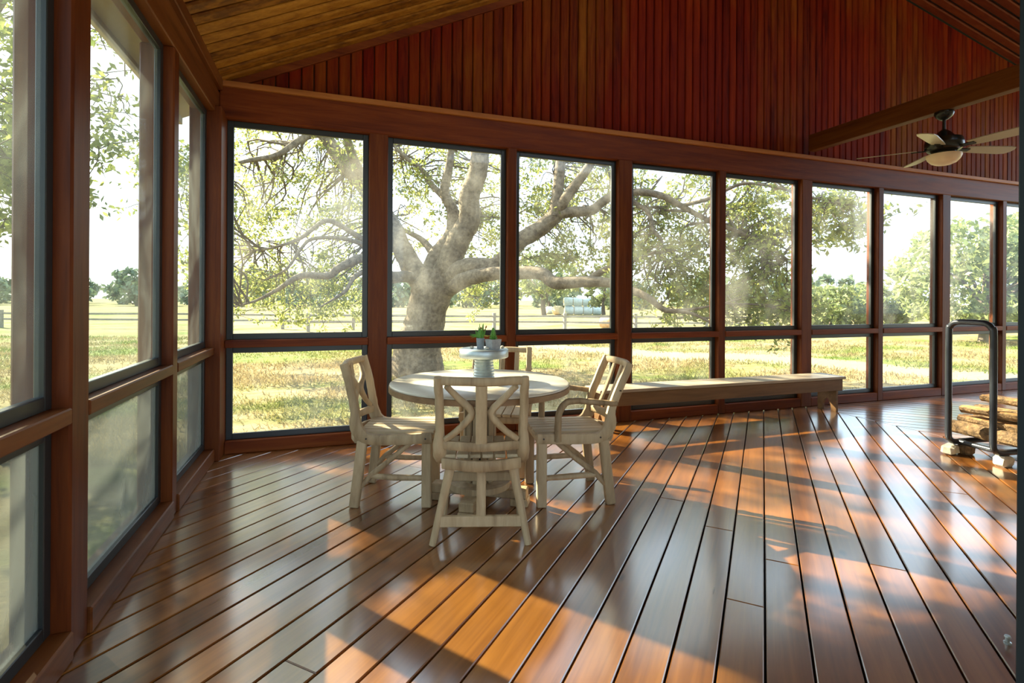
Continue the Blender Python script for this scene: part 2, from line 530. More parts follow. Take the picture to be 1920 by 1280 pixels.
M['far_bark'] = plain('far bark', (0.10, 0.08, 0.06), 0.95)
M['twig'] = plain('oak twigs', (0.11, 0.083, 0.055), 0.95)
M['leaf'] = leaf_mat('oak leaves', (0.14, 0.185, 0.042), (0.41, 0.42, 0.115), 0.58)
M['leaf_far'] = leaf_mat('far leaves', (0.13, 0.17, 0.06), (0.30, 0.34, 0.13), 0.4)
M['leaf_line'] = leaf_mat('tree line leaves', (0.10, 0.15, 0.09), (0.20, 0.26, 0.15), 0.2)
M['fence'] = plain('grey fence wood', (0.20, 0.18, 0.15), 0.9, c2=(0.28, 0.25, 0.21), scale=10)
M['wrap'] = plain('pale blue bale wrap', (0.50, 0.62, 0.66), 0.35, c2=(0.66, 0.75, 0.78), scale=4)
M['hay'] = plain('hay', (0.60, 0.47, 0.26), 0.95, c2=(0.72, 0.60, 0.38), scale=9, bump=0.5)
M['rust'] = plain('rusty hay', (0.50, 0.25, 0.10), 0.95, c2=(0.62, 0.48, 0.30), scale=5, bump=0.5)


def ground_mat(name, gain=1.0, island=False):
    m, n, l, b = new_mat(name)
    geo = n.new('ShaderNodeNewGeometry')
    mp = n.new('ShaderNodeMapping'); mp.inputs['Scale'].default_value = (0.55, 1.0, 1.0)
    l.new(geo.outputs['Position'], mp.inputs[0])
    a = n.new('ShaderNodeTexNoise'); a.inputs['Scale'].default_value = 0.42; a.inputs['Detail'].default_value = 5
    a.inputs['Roughness'].default_value = 0.6
    f = n.new('ShaderNodeTexNoise'); f.inputs['Scale'].default_value = 3.2; f.inputs['Detail'].default_value = 8
    f.inputs['Roughness'].default_value = 0.72
    l.new(mp.outputs[0], a.inputs['Vector']); l.new(mp.outputs[0], f.inputs['Vector'])
    g = lambda c: tuple(x * gain for x in c)
    r1 = ramp(n, [(0.28, g((0.20, 0.14, 0.06))), (0.5, g((0.52, 0.41, 0.20))), (0.72, g((0.66, 0.55, 0.30)))])
    r2 = ramp(n, [(0.25, g((0.11, 0.17, 0.03))), (0.5, g((0.24, 0.32, 0.06))), (0.72, g((0.42, 0.46, 0.13)))])
    l.new(f.outputs['Fac'], r1.inputs[0]); l.new(f.outputs['Fac'], r2.inputs[0])
    mr = n.new('ShaderNodeMapRange'); mr.inputs['From Min'].default_value = 0.47; mr.inputs['From Max'].default_value = 0.62
    l.new(a.outputs['Fac'], mr.inputs['Value'])
    mx = n.new('ShaderNodeMix'); mx.data_type = 'RGBA'
    l.new(mr.outputs[0], mx.inputs['Factor']); l.new(r1.outputs[0], mx.inputs['A']); l.new(r2.outputs[0], mx.inputs['B'])
    if not island:               # bare straw where wheels run
        wa = n.new('ShaderNodeAttribute'); wa.attribute_name = 'worn'
        wm = n.new('ShaderNodeMath'); wm.operation = 'MULTIPLY_ADD'; wm.inputs[1].default_value = 1.0
        l.new(wa.outputs['Fac'], wm.inputs[0]); l.new(f.outputs['Fac'], wm.inputs[2])
        wr_ = n.new('ShaderNodeMapRange'); wr_.inputs['From Min'].default_value = 0.75; wr_.inputs['From Max'].default_value = 1.15
        l.new(wm.outputs[0], wr_.inputs['Value'])
        wx = n.new('ShaderNodeMix'); wx.data_type = 'RGBA'
        l.new(wr_.outputs[0], wx.inputs['Factor']); l.new(mx.outputs['Result'], wx.inputs['A'])
        wx.inputs['B'].default_value = (*g((0.56, 0.46, 0.28)), 1)
        mx = wx
    l.new(mx.outputs['Result'], b.inputs['Base Color'])
    b.inputs['Roughness'].default_value = 0.95
    b.inputs['Specular IOR Level'].default_value = 0.1
    if island:
        tl = n.new('ShaderNodeBsdfTranslucent'); l.new(mx.outputs['Result'], tl.inputs['Color'])
        ms = n.new('ShaderNodeMixShader'); ms.inputs[0].default_value = 0.35
        l.new(b.outputs[0], ms.inputs[1]); l.new(tl.outputs[0], ms.inputs[2])
        l.new(ms.outputs[0], n['Material Output'].inputs[0])
    else:
        bp = n.new('ShaderNodeBump'); bp.inputs['Strength'].default_value = 0.8; bp.inputs['Distance'].default_value = 0.08
        l.new(f.outputs['Fac'], bp.inputs['Height']); l.new(bp.outputs[0], b.inputs['Normal'])
    return m


M['ground'] = ground_mat('dry lawn', 0.48)
M['grass'] = ground_mat('grass blades', 0.54, True)

# ------------------------------------------------------------------ room shell
LW, BW = -0.841, 4.62            # inner faces of the left and back walls
GZ = -0.5                        # ground level outside
XR = 11.4                        # where the back wall is cut off, beyond the view
SLOPE, Z0 = 0.477, 3.331         # left roof slope: z = Z0 + SLOPE * x
RIDGE = 4.79
RS = -0.22


def roof_z(x):
    return Z0 + SLOPE * x if x <= RIDGE else Z0 + SLOPE * RIDGE + RS * (x - RIDGE)


# floor
fl = MB().box((LW - 0.15, -2.6, -0.20), (XR, BW + 0.14, -0.045), 0.002).build('floor', M['dark'])
tag(fl, 'varnished red-brown deck floor laid in diagonal boards', 'floor', kind='structure')
PITCH, GAP, PH = 0.14925, 0.008, -2.0748
R2 = math.sqrt(0.5)
MITRE = 5.35
joints = [(2.035, 2.724), (2.02, 2.296), (2.047, 1.905), (1.628, 1.70), (2.476, 1.716), (-0.1, 1.9), (3.9, 2.2), (0.55, 3.9)]


def lay_board(p0, p1, sgn, box, mat, cuts=()):
    """One diagonal strip p0..p1 across, running along (1, sgn)."""
    def P(a, s): return (R2 * (a + s), R2 * (s - a)) if sgn > 0 else (R2 * (s + a), R2 * (a - s))
    segs = [-12] + sorted(cuts) + [16]
    for a, b in zip(segs[:-1], segs[1:]):
        poly = [P(p0, a + 0.0012), P(p1, a + 0.0012), P(p1, b - 0.0012), P(p0, b - 0.0012)]
        poly = rect_clip(poly, *box)
        if len(poly) < 3: continue
        area = 0.5 * abs(sum(poly[i][0] * poly[(i + 1) % len(poly)][1] - poly[(i + 1) % len(poly)][0] * poly[i][1] for i in range(len(poly))))
        if area < 0.004: continue
        MB().prism(poly, -0.035, random.uniform(-0.0008, 0.0), 0.0035).build('floor_board', mat, fl)


k = -40
while True:
    p = PH + PITCH * k
    if p > 6.2: break
    cuts = []
    for (jx, jy) in joints:
        pp = (jx - jy) * R2
        if p <= pp < p + PITCH: cuts.append((jx + jy) * R2)
    lay_board(p + GAP / 2, p + PITCH - GAP / 2, 1, (LW - 0.05, MITRE - 0.003, -1.6, BW + 0.05), M['floor'], cuts)
    q = p + 5.0
    lay_board(q + GAP / 2, q + PITCH - GAP / 2, -1, (MITRE + 0.003, XR, 0.8, BW + 0.05), M['floor_b'])
    k += 1

# back wall
wb = tag(empty('wall_back', (0, BW, 0)), 'red stained gable end wall of screened openings under vertical beadboard', 'wall', kind='structure')


def in_wb(mb, name, mat, smooth=False):
    mb.v = [(x, y - BW, z) for (x, y, z) in mb.v]
    return mb.build(name, mat, wb, smooth)


PC = [0.38 + 1.225 * i for i in range(9)]
HW = [0.08 if i % 2 == 0 else 0.045 for i in range(9)]
in_wb(MB().box((LW, BW - 0.005, 2.665), (XR, BW + 0.17, 2.93), 0.006), 'header_beam', M['beam_x'])
in_wb(MB().box((LW + 0.02, BW - 0.035, 2.905), (XR, BW + 0.01, 2.95), 0.004), 'header_trim', M['trim'])
in_wb(MB().box((LW - 0.17, BW - 0.17, 0), (LW + 0.045, BW + 0.17, 2.70), 0.006), 'corner_post', M['post'])
for c, hw in zip(PC, HW):
    in_wb(MB().box((c - hw, BW, 0.0), (c + hw, BW + 0.16, 2.67), 0.006), 'post' if hw > 0.06 else 'mullion', M['post'])
edges = [LW + 0.045] + [e for c, hw in zip(PC, HW) for e in (c - hw, c + hw)] + [XR]
bays = [(edges[2 * i], edges[2 * i + 1]) for i in range(10)]
for (x0, x1) in bays:
    in_wb(MB().box((x0, BW - 0.006, 0.845), (x1, BW + 0.10, 0.905), 0.005), 'rail', M['beam_x'])
    in_wb(MB().box((x0, BW + 0.004, 0.0), (x1, BW + 0.14, 0.10), 0.005), 'baseboard', M['beam_x'])
# gable: backing and the boards one by one
gp = [(LW - 0.1, 2.9), (XR, 2.9), (XR, roof_z(XR)), (RIDGE, roof_z(RIDGE)), (LW - 0.1, roof_z(LW - 0.1))]
in_wb(MB().prism(gp, 0, 0.04, 0, lambda a, b, c: (a, BW + 0.06 + c, b)), 'gable_backing', M['dark'])
x = LW + 0.01
while x < XR - 0.1:
    w = 0.098
    poly = [(x, 2.93), (x + w - 0.007, 2.93), (x + w - 0.007, roof_z(x + w - 0.007) - 0.004), (x, roof_z(x) - 0.004)]
    in_wb(MB().prism(poly, 0, 0.022, 0.009, lambda a, b, c: (a, BW + 0.055 - c, b)), 'gable_board', M['gable'])
    x += w
a, b = Vector((LW, BW + 0.02, roof_z(LW) - 0.03)), Vector((RIDGE, BW + 0.02, roof_z(RIDGE) - 0.03))
in_wb(MB().bar(a, b, 0.03, 0.06, up=(0, 0, 1)), 'rake_trim', M['beam_x'])

# left wall
wlft = tag(empty('wall_left', (LW, 0, 0)), 'stained timber side wall of tall screened openings', 'wall', kind='structure')


def in_wl(mb, name, mat):
    mb.v = [(x - LW, y, z) for (x, y, z) in mb.v]
    return mb.build(name, mat, wlft)


LP = [(3.385, 3.485), (2.18, 2.32), (0.96, 1.06), (-0.28, -0.14), (-1.5, -1.4)]
lbays = [(3.485, 4.45), (2.32, 3.385), (1.06, 2.18), (-0.14, 0.96), (-1.4, -0.28)]
in_wl(MB().box((LW - 0.16, -2.6, 2.656), (LW, BW + 0.15, 2.86), 0.006), 'plate_beam', M['beam_y'])
in_wl(MB().box((LW - 0.16, -2.6, 2.86), (LW + 0.03, BW - 0.04, 2.955), 0.006), 'plate_trim', M['beam_y'])
for (y0, y1) in LP:
    in_wl(MB().box((LW - 0.17, y0, 0.0), (LW, y1, 2.66), 0.008), 'post' if y1 - y0 > 0.11 else 'mullion', M['post'])
for (y0, y1) in lbays:
    in_wl(MB().box((LW - 0.10, y0, 0.81), (LW + 0.004, y1, 0.866), 0.005), 'rail', M['beam_y'])
    in_wl(MB().box((LW - 0.16, y0, 0.0), (LW + 0.012, y1, 0.10), 0.006), 'baseboard', M['beam_y'])


# windows: a pair of dark framed screens in every bay
def window(num, label, axis, a0, a1, plane, splits, mats):
    if axis == 'X':
        root = empty('window_%d' % num, ((a0 + a1) / 2, plane, 0))
        T = lambda a, d, z: (a - (a0 + a1) / 2, d, z)
    else:
        root = empty('window_%d' % num, (plane, (a0 + a1) / 2, 0))
        T = lambda a, d, z: (-d, a - (a0 + a1) / 2, z)
    tag(root, label, 'window', kind='structure')

    def bx(mb, p0, p1):
        q0, q1 = T(*p0), T(*p1)
        return mb.box([min(i, j) for i, j in zip(q0, q1)], [max(i, j) for i, j in zip(q0, q1)], 0.003)
    for (z0, z1), mt, nm in zip(splits, mats, ('upper', 'lower')):
        fw = 0.048
        g = 0.001
        m = MB()
        bx(m, (a0 + g, -0.016, z0), (a0 + fw, 0.016, z1)); bx(m, (a1 - fw, -0.016, z0), (a1 - g, 0.016, z1))
        bx(m, (a0 + fw, -0.016, z0), (a1 - fw, 0.016, z0 + fw)); bx(m, (a0 + fw, -0.016, z1 - fw), (a1 - fw, 0.016, z1))
        m.build(nm + '_screen_frame', M['frame'], root)
        q0, q1 = T(a0 + fw - 0.004, -0.0015, z0 + fw - 0.004), T(a1 - fw + 0.004, 0.0015, z1 - fw + 0.004)
        m = MB()
        lo = [min(i, j) for i, j in zip(q0, q1)]; hi = [max(i, j) for i, j in zip(q0, q1)]
        m.box(lo, hi, 0.0004)
        m.build(nm + '_pane', mt, root)


wl_b = ['screened opening at the corner beside the left wall, oak limbs behind it', 'screened opening with the oak trunk behind the table',
        'screened opening with pale blue bales in the distance', 'screened opening above the left half of the bench',
        'screened opening above the right half of the bench', 'screened opening just right of the bench end',
        'screened opening directly below the ceiling fan', 'screened opening behind the black log rack hoop',
        'narrow cut-off screened opening at the right edge', 'screened opening out past the right edge']
n = 1
for (x0, x1), lb in zip(bays, wl_b):
    window(n, lb, 'X', x0, x1, BW + 0.075, [(0.905, 2.665), (0.10, 0.845)], [M['pane'], M['pane']]); n += 1
wl_l = ['left wall screened opening nearest the corner', 'left wall screened opening between thick post and thin mullion',
        'left wall screened opening at the left edge of the view', 'left wall screened opening beside the viewer',
        'left wall screened opening behind the viewer']
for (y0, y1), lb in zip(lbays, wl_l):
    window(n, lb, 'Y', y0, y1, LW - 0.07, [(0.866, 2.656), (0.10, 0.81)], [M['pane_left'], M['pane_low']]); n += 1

# ceiling: roof deck with its boards, eave and tie beam
YB, YF = -2.6, BW + 0.40
cl = MB()
cl.add([(LW - 0.36, YB, roof_z(LW - 0.36) + 0.03), (RIDGE, YB, roof_z(RIDGE) + 0.03), (RIDGE, YF, roof_z(RIDGE) + 0.03), (LW - 0.36, YF, roof_z(LW - 0.36) + 0.03),
        (LW - 0.36, YB, roof_z(LW - 0.36) + 0.13), (RIDGE, YB, roof_z(RIDGE) + 0.13), (RIDGE, YF, roof_z(RIDGE) + 0.13), (LW - 0.36, YF, roof_z(LW - 0.36) + 0.13)],
       [(0, 1, 2, 3), (4, 5, 6, 7), (0, 1, 5, 4), (1, 2, 6, 5), (2, 3, 7, 6), (3, 0, 4, 7)])
cl.add([(RIDGE, YB, roof_z(RIDGE) + 0.03), (XR, YB, roof_z(XR) + 0.03), (XR, YF, roof_z(XR) + 0.03), (RIDGE, YF, roof_z(RIDGE) + 0.03),
        (RIDGE, YB, roof_z(RIDGE) + 0.13), (XR, YB, roof_z(XR) + 0.13), (XR, YF, roof_z(XR) + 0.13), (RIDGE, YF, roof_z(RIDGE) + 0.13)],
       [(0, 1, 2, 3), (4, 5, 6, 7), (0, 1, 5, 4), (1, 2, 6, 5), (2, 3, 7, 6), (3, 0, 4, 7)])
ceil = tag(cl.build('ceiling', M['dark']), 'vaulted board ceiling, golden on the left slope', 'ceiling', kind='structure')
y = BW + 0.028
while y > -2.4:
    w = 0.132
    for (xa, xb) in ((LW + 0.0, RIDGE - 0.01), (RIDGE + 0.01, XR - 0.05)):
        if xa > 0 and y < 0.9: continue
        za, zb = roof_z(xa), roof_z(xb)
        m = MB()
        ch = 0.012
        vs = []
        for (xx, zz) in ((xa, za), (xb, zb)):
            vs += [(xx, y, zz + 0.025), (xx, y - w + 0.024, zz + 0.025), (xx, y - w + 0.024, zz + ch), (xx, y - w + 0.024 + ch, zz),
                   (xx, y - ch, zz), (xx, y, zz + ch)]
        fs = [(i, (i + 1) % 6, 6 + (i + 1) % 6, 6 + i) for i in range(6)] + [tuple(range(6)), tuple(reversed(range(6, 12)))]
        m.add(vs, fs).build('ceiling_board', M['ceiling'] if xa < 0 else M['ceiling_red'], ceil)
    y -= w
m = MB().bar((LW - 0.36, YB, roof_z(LW - 0.36) - 0.0), (LW - 0.36, YF, roof_z(LW - 0.36) - 0.0), 0.03, 0.14)
m.build('fascia', M['soffit'], ceil)
m = MB()
m.add([(LW - 0.35, YB, roof_z(LW - 0.35) - 0.02), (LW - 0.16, YB, roof_z(LW - 0.16) - 0.02), (LW - 0.16, YF, roof_z(LW - 0.16) - 0.02), (LW - 0.35, YF, roof_z(LW - 0.35) - 0.02),
       (LW - 0.35, YB, roof_z(LW - 0.35) + 0.02), (LW - 0.16, YB, roof_z(LW - 0.16) + 0.02), (LW - 0.16, YF, roof_z(LW - 0.16) + 0.02), (LW - 0.35, YF, roof_z(LW - 0.35) + 0.02)],
      [(0, 1, 2, 3), (4, 5, 6, 7), (0, 1, 5, 4), (1, 2, 6, 5), (2, 3, 7, 6), (3, 0, 4, 7)])
m.build('soffit', M['soffit'], ceil)
t = MB().box((5.24, -0.2, 2.985), (5.34, BW - 0.04, 3.175), 0.006).build('trim_1', M['tie'])
tag(t, 'long brown tie beam running out from the back wall above the fan', 'beam', kind='structure')

# house corner at the right edge
wr = tag(empty('wall_right', (1.5, 0.75, 0)), 'dark painted corner of the house wall at the right edge', 'wall', kind='structure')
MB().box((0, -0.03, 0), (0.05, 0.0, 3.98), 0.003).box((0.0, -0.14, 0), (0.03, -0.03, 3.98), 0.003).build('corner_board', M['jamb'], wr)
MB().box((0.03, -3.3, 0), (0.12, -0.14, 3.98), 0.003).box((0.05, -0.13, 0), (9.8, -0.031, 3.6), 0.003).build('house_wall', M['stucco'], wr)

# ------------------------------------------------------------------ ground outside
TRACK = [(1.0, 27.0), (5.0, 21.5), (7.1, 18.0), (8.6, 15.9), (9.9, 13.7), (12.0, 12.4), (13.1, 10.6), (13.6, 8.9), (14.6, 7.7), (18.0, 5.5)]


def track_dist(x, y):
    """Distance from the worn wheel track that crosses the lawn."""
    x, y = np.asarray(x, float), np.asarray(y, float)
    best = np.full(x.shape, 99.0)
    for (ax_, ay_), (bx_, by_) in zip(TRACK[:-1], TRACK[1:]):
        dx_, dy_ = bx_ - ax_, by_ - ay_
        t_ = np.clip(((x - ax_) * dx_ + (y - ay_) * dy_) / (dx_ * dx_ + dy_ * dy_), 0, 1)
        best = np.minimum(best, np.hypot(x - ax_ - t_ * dx_, y - ay_ - t_ * dy_))
    return best


gm = MB()
gx = np.concatenate([np.linspace(-260, -30, 8), np.linspace(-28, 50, 190), np.linspace(54, 300, 10)])
gy = np.concatenate([np.linspace(-40, 4, 6), np.linspace(5, 60, 150), np.linspace(65, 420, 14)])
for yy in gy:
    for xx in gx:
        gm.v.append((xx, yy, GZ + 0.03 * math.sin(xx * 0.7 + 0.4 * yy) * math.cos(yy * 0.5)))
for j in range(len(gy) - 1):
    for i in range(len(gx) - 1):
        a = j * len(gx) + i
        gm.f.append((a, a + 1, a + 1 + len(gx), a + len(gx)))
go = gm.build('ground', M['ground'], None, True)
co = np.zeros(len(go.data.vertices) * 3, np.float32); go.data.vertices.foreach_get('co', co); co = co.reshape(-1, 3)
att = go.data.attributes.new('worn', 'FLOAT', 'POINT')
att.data.foreach_set('value', np.clip(1.6 - track_dist(co[:, 0], co[:, 1]), 0, 1).astype(np.float32))
tag(go, 'dry straw coloured lawn with green patches outside the porch', 'lawn', kind='structure')

def quads_mesh(name, V, F, mat, parent=None):
    """V (n,3) array and F (m,k) array to one mesh object, fast."""
    me = bpy.data.meshes.new(name)
    nv, (nf, kk) = len(V), F.shape
    me.vertices.add(nv); me.vertices.foreach_set('co', np.asarray(V, np.float32).ravel())
    me.loops.add(nf * kk); me.loops.foreach_set('vertex_index', F.astype(np.int32).ravel())
    me.polygons.add(nf); me.polygons.foreach_set('loop_start', np.arange(nf, dtype=np.int32) * kk)
    me.update(calc_edges=True)
    me.materials.append(mat)
    o = bpy.data.objects.new(name, me); col.objects.link(o); o.parent = parent
    return o


# grass blades, thick near the porch and thinner further out
N = 150000
u = rng.random(N)
dep = 5.4 + 17 * u ** 1.5
px = rng.uniform(-60, 1960, N)
lat = (px - 960) / FPX * dep
gxp = lat * CY + dep * SY; gyp = -lat * SY + dep * CY
keep = ~((gxp > LW - 0.4) & (gxp < XR) & (gyp < BW + 0.3)) & (gyp > 2)
patch = np.sin(gxp * 1.7 + 1.3 * np.sin(gyp * 0.9)) + np.sin(gyp * 2.3 + 0.8 * np.sin(gxp * 1.1)) + rng.normal(0, 0.7, N)
keep &= (patch > -0.6) & (track_dist(gxp, gyp) > rng.uniform(0.5, 1.3, N))
gxp, gyp, dep = gxp[keep], gyp[keep], dep[keep]
n_ = len(gxp)
hh = rng.uniform(0.03, 0.10, n_) * (1 + dep * 0.01); ww = rng.uniform(0.004, 0.009, n_) * (1 + dep * 0.10)
an = rng.uniform(0, 2 * np.pi, n_); ln = rng.normal(0, 0.05, (n_, 2))
base = np.stack([gxp, gyp, np.full(n_, GZ - 0.01)], 1)
dx = np.stack([np.cos(an) * ww, np.sin(an) * ww, np.zeros(n_)], 1)
tip = base + np.stack([ln[:, 0], ln[:, 1], hh], 1)
V = np.stack([base - dx, base + dx, tip], 1).reshape(-1, 3)
F = np.arange(3 * n_).reshape(-1, 3)
tag(quads_mesh('grass', V, F, M['grass']), 'short dry grass blades over the near lawn', 'grass', kind='stuff')


# ------------------------------------------------------------------ trees
def leaves(centres, radii, per, size, squash=0.75, origin=None):
    """Loose diamond leaves around the cluster centres."""
    C = np.repeat(np.asarray(centres), per, 0); R = np.repeat(np.asarray(radii), per)
    n = len(C)
    d = rng.normal(0, 1, (n, 3)); d /= np.linalg.norm(d, axis=1)[:, None]
    r = R * rng.random(n) ** 0.5
    P = C + d * r[:, None] * np.array([1, 1, squash])
    if origin is not None:       # drop leaves that would shade the chosen sunlit floor patches
        P = P[gap_value(P + origin) > rng.uniform(0.85, 1.25, n)]; n = len(P)
    a = rng.normal(0, 1, (n, 3)); a[:, 2] -= 0.3; a /= np.linalg.norm(a, axis=1)[:, None]
    b = np.cross(a, rng.normal(0, 1, (n, 3))); b /= np.linalg.norm(b, axis=1)[:, None]
    c = np.cross(a, b)
    s = size * rng.uniform(0.6, 1.3, n)[:, None]
    V = np.stack([P - a * s, P + b * s * 0.45 + c * s * 0.10, P + a * s, P - b * s * 0.45 + c * s * 0.10], 1).reshape(-1, 3)
    F = np.arange(4 * n).reshape(-1, 4)
    return V, F


def limb_points(spec, per=6):
    """spec rows: px, py, depth, width in px -> smooth rows x, y, z, radius."""
    rows = []
    for (a, b, d, w) in spec:
        p = at(a, b, d)
        rows.append((p.x, p.y, p.z, w / 2 * d / FPX))
    return catmull(rows, per)


def twig_to(mb, a, b, r0, r1, sag):
    a, b = Vector(a), Vector(b)
    mid1 = a.lerp(b, 0.35) + Vector((random.uniform(-1, 1), random.uniform(-1, 1), random.uniform(-.3, 1))) * sag
    mid2 = a.lerp(b, 0.7) + Vector((random.uniform(-1, 1), random.uniform(-1, 1), random.uniform(-.3, 1))) * sag * 0.8
    pts = catmull([tuple(a), tuple(mid1), tuple(mid2), tuple(b)], 3)
    rr = [r0 + (r1 - r0) * i / (len(pts) - 1) for i in range(len(pts))]
    mb.sweep(pts, rr, 4, caps=False)


D0 = 11.86
oak = tag(empty('oak_tree', tuple(on_z(782, 702, GZ))), 'large spreading live oak with a thick trunk behind the table', 'tree')
ob = oak.location


def oak_part(mb, name, mat, smooth=True):
    mb.v = [(x - ob.x, y - ob.y, z - ob.z) for (x, y, z) in mb.v]
    return mb.build(name, mat, oak, smooth)


trunk_rows = limb_points([(780, 716, D0, 128), (781, 700, D0, 106), (783, 660, D0, 90), (793, 620, D0, 78), (802, 575, D0, 74),
                          (812, 535, D0, 78), (816, 505, D0, 60)], 6)
oak_part(MB().sweep([r[:3] for r in trunk_rows], [r[3] for r in trunk_rows], 20, noise=0.035), 'trunk', M['oak_bark'])
LIMBS = [
    [(800, 540, D0, 46), (783, 518, D0, 44), (754, 467, D0 + .3, 38), (736, 428, D0 + .5, 36), (677, 342, D0 + .7, 31), (650, 313, D0 + .8, 29), (621, 273, D0 + .8, 25), (603, 245, D0 + .8, 22), (588, 190, D0 + .8, 16), (560, 120, D0 + 1, 10)],
    [(700, 375, D0 + .6, 20), (671, 316, D0 + .3, 18), (657, 280, D0 + .1, 16), (648, 235, D0, 13), (655, 150, D0, 9)],
    [(606, 250, D0 + .8, 12), (570, 258, D0 + .4, 13), (520, 290, D0 - .2, 10), (470, 300, D0 - .6, 8), (435, 310, D0 - .9, 6), (400, 330, D0 - 1, 4)],
    [(790, 525, D0, 24), (758, 518, D0 - .4, 22), (733, 519, D0 - .8, 22), (700, 495, D0 - 1.1, 20), (677, 484, D0 - 1.3, 18), (635, 503, D0 - 1.7, 16), (614, 517, D0 - 1.8, 14), (564, 517, D0 - 2.1, 12), (520, 543, D0 - 2.4, 8), (481, 563, D0 - 2.7, 5), (440, 575, D0 - 3, 3)],
    [(742, 440, D0 + .4, 13), (710, 458, D0, 12), (677, 446, D0 - .3, 11), (635, 421, D0 - .6, 10), (607, 415, D0 - .8, 9), (564, 446, D0 - 1, 7), (513, 464, D0 - 1.3, 5), (470, 470, D0 - 1.5, 3)],
    [(720, 480, D0 - .2, 10), (677, 457, D0 - .6, 9), (635, 446, D0 - .9, 8), (585, 448, D0 - 1.1, 7), (564, 467, D0 - 1.3, 6), (538, 503, D0 - 1.5, 5), (499, 525, D0 - 1.8, 3)],
    [(690, 505, D0 - 1.2, 10), (664, 520, D0 - 1.6, 9), (648, 545, D0 - 2, 7), (618, 565, D0 - 2.3, 4), (600, 575, D0 - 2.5, 2)],
    [(806, 540, D0, 36), (808, 505, D0 + .2, 34), (818, 478, D0 + .3, 30), (846, 440, D0 + .5, 27), (849, 396, D0 + .6, 23), (834, 360, D0 + .7, 19), (844, 299, D0 + .8, 14), (850, 230, D0 + .9, 10), (845, 150, D0 + 1, 7)],
    [(815, 480, D0 + .3, 16), (797, 455, D0 + .6, 13), (779, 442, D0 + .8, 10), (754, 428, D0 + 1.1, 7), (735, 400, D0 + 1.4, 5)],
    [(838, 374, D0 + .7, 14), (808, 345, D0 + 1, 11), (790, 317, D0 + 1.2, 9), (765, 299, D0 + 1.4, 7), (735, 270, D0 + 1.6, 5)],
    [(822, 540, D0, 54), (836, 508, D0 - .1, 48), (858, 453, D0 - .2, 44), (880, 412, D0 - .3, 42), (881, 367, D0 - .4, 38), (896, 324, D0 - .5, 36), (901, 273, D0 - .5, 34), (908, 200, D0 - .6, 28), (930, 120, D0 - .8, 20), (960, 40, D0 - 1, 12)],
    [(826, 545, D0, 46), (850, 518, D0 - .2, 42), (876, 502, D0 - .4, 38), (923, 501, D0 - .6, 36), (944, 488, D0 - .7, 34), (970, 455, D0 - .9, 32), (1015, 427, D0 - 1, 31), (1049, 397, D0 - 1.1, 28)],
    [(1040, 405, D0 - 1.1, 26), (1045, 364, D0 - 1.1, 22), (1052, 300, D0 - 1, 20), (1056, 250, D0 - 1, 17), (1075, 170, D0 - 1, 11)],
    [(1045, 400, D0 - 1.1, 22), (1064, 367, D0 - 1.3, 20), (1105, 311, D0 - 1.5, 17), (1128, 265, D0 - 1.6, 14), (1165, 190, D0 - 1.8, 9)],
    [(1040, 402, D0 - 1.1, 22), (1075, 397, D0 - 1.2, 20), (1109, 394, D0 - 1.3, 19), (1142, 371, D0 - 1.5, 16), (1191, 360, D0 - 1.7, 14), (1240, 367, D0 - 1.8, 13), (1277, 386, D0 - 1.9, 11), (1334, 416, D0 - 2, 9), (1364, 427, D0 - 2.1, 8), (1420, 450, D0 - 2.2, 6), (1475, 485, D0 - 2.4, 4)],
    [(1150, 370, D0 - 1.5, 10), (1191, 381, D0 - 1.6, 9), (1217, 401, D0 - 1.7, 8), (1225, 431, D0 - 1.8, 7), (1240, 450, D0 - 1.9, 6), (1242, 485, D0 - 2, 4)],
    [(836, 545, D0, 34), (870, 525, D0 - .5, 30), (915, 514, D0 - .9, 27), (970, 511, D0 - 1.3, 25), (1015, 513, D0 - 1.6, 25), (1041, 530, D0 - 1.8, 24), (1090, 528, D0 - 2.1, 22), (1142, 530, D0 - 2.4, 18), (1187, 545, D0 - 2.7, 15), (1217, 559, D0 - 2.9, 13), (1247, 581, D0 - 3, 10), (1292, 586, D0 - 3.2, 7), (1340, 608, D0 - 3.4, 4)],
    [(1100, 528, D0 - 2.1, 14), (1122, 512, D0 - 2.2, 13), (1150, 498, D0 - 2.3, 10), (1190, 488, D0 - 2.4, 7), (1230, 470, D0 - 2.6, 4)],
    [(1255, 583, D0 - 3, 7), (1295, 580, D0 - 3.2, 6), (1340, 572, D0 - 3.4, 4), (1390, 560, D0 - 3.5, 3)],
    [(1277, 386, D0 - 1.9, 8), (1330, 372, D0 - 2.2, 7), (1390, 345, D0 - 2.4, 6), (1450, 350, D0 - 2.6, 5), (1530, 372, D0 - 2.8, 4), (1600, 385, D0 - 3, 2)],
    [(1128, 268, D0 - 1.6, 12), (1180, 240, D0 - 1.9, 10), (1260, 230, D0 - 2.2, 8), (1350, 240, D0 - 2.5, 6), (1430, 270, D0 - 2.8, 4)],
    [(600, 240, D0 + .8, 16), (540, 180, D0, 13), (450, 150, D0 - 1, 10), (340, 160, D0 - 2, 7), (250, 200, D0 - 2.5, 4)],
]
oak_nodes = []
for spec in LIMBS:
    rows = limb_points(spec, 6)
    oak_part(MB().sweep([r[:3] for r in rows], [max(r[3], 0.012) for r in rows], 10, noise=0.06), 'limb', M['oak_bark'])
    oak_nodes += [(r[0], r[1], r[2], r[3]) for r in rows[6:]]
oak_nodes = np.array(oak_nodes)

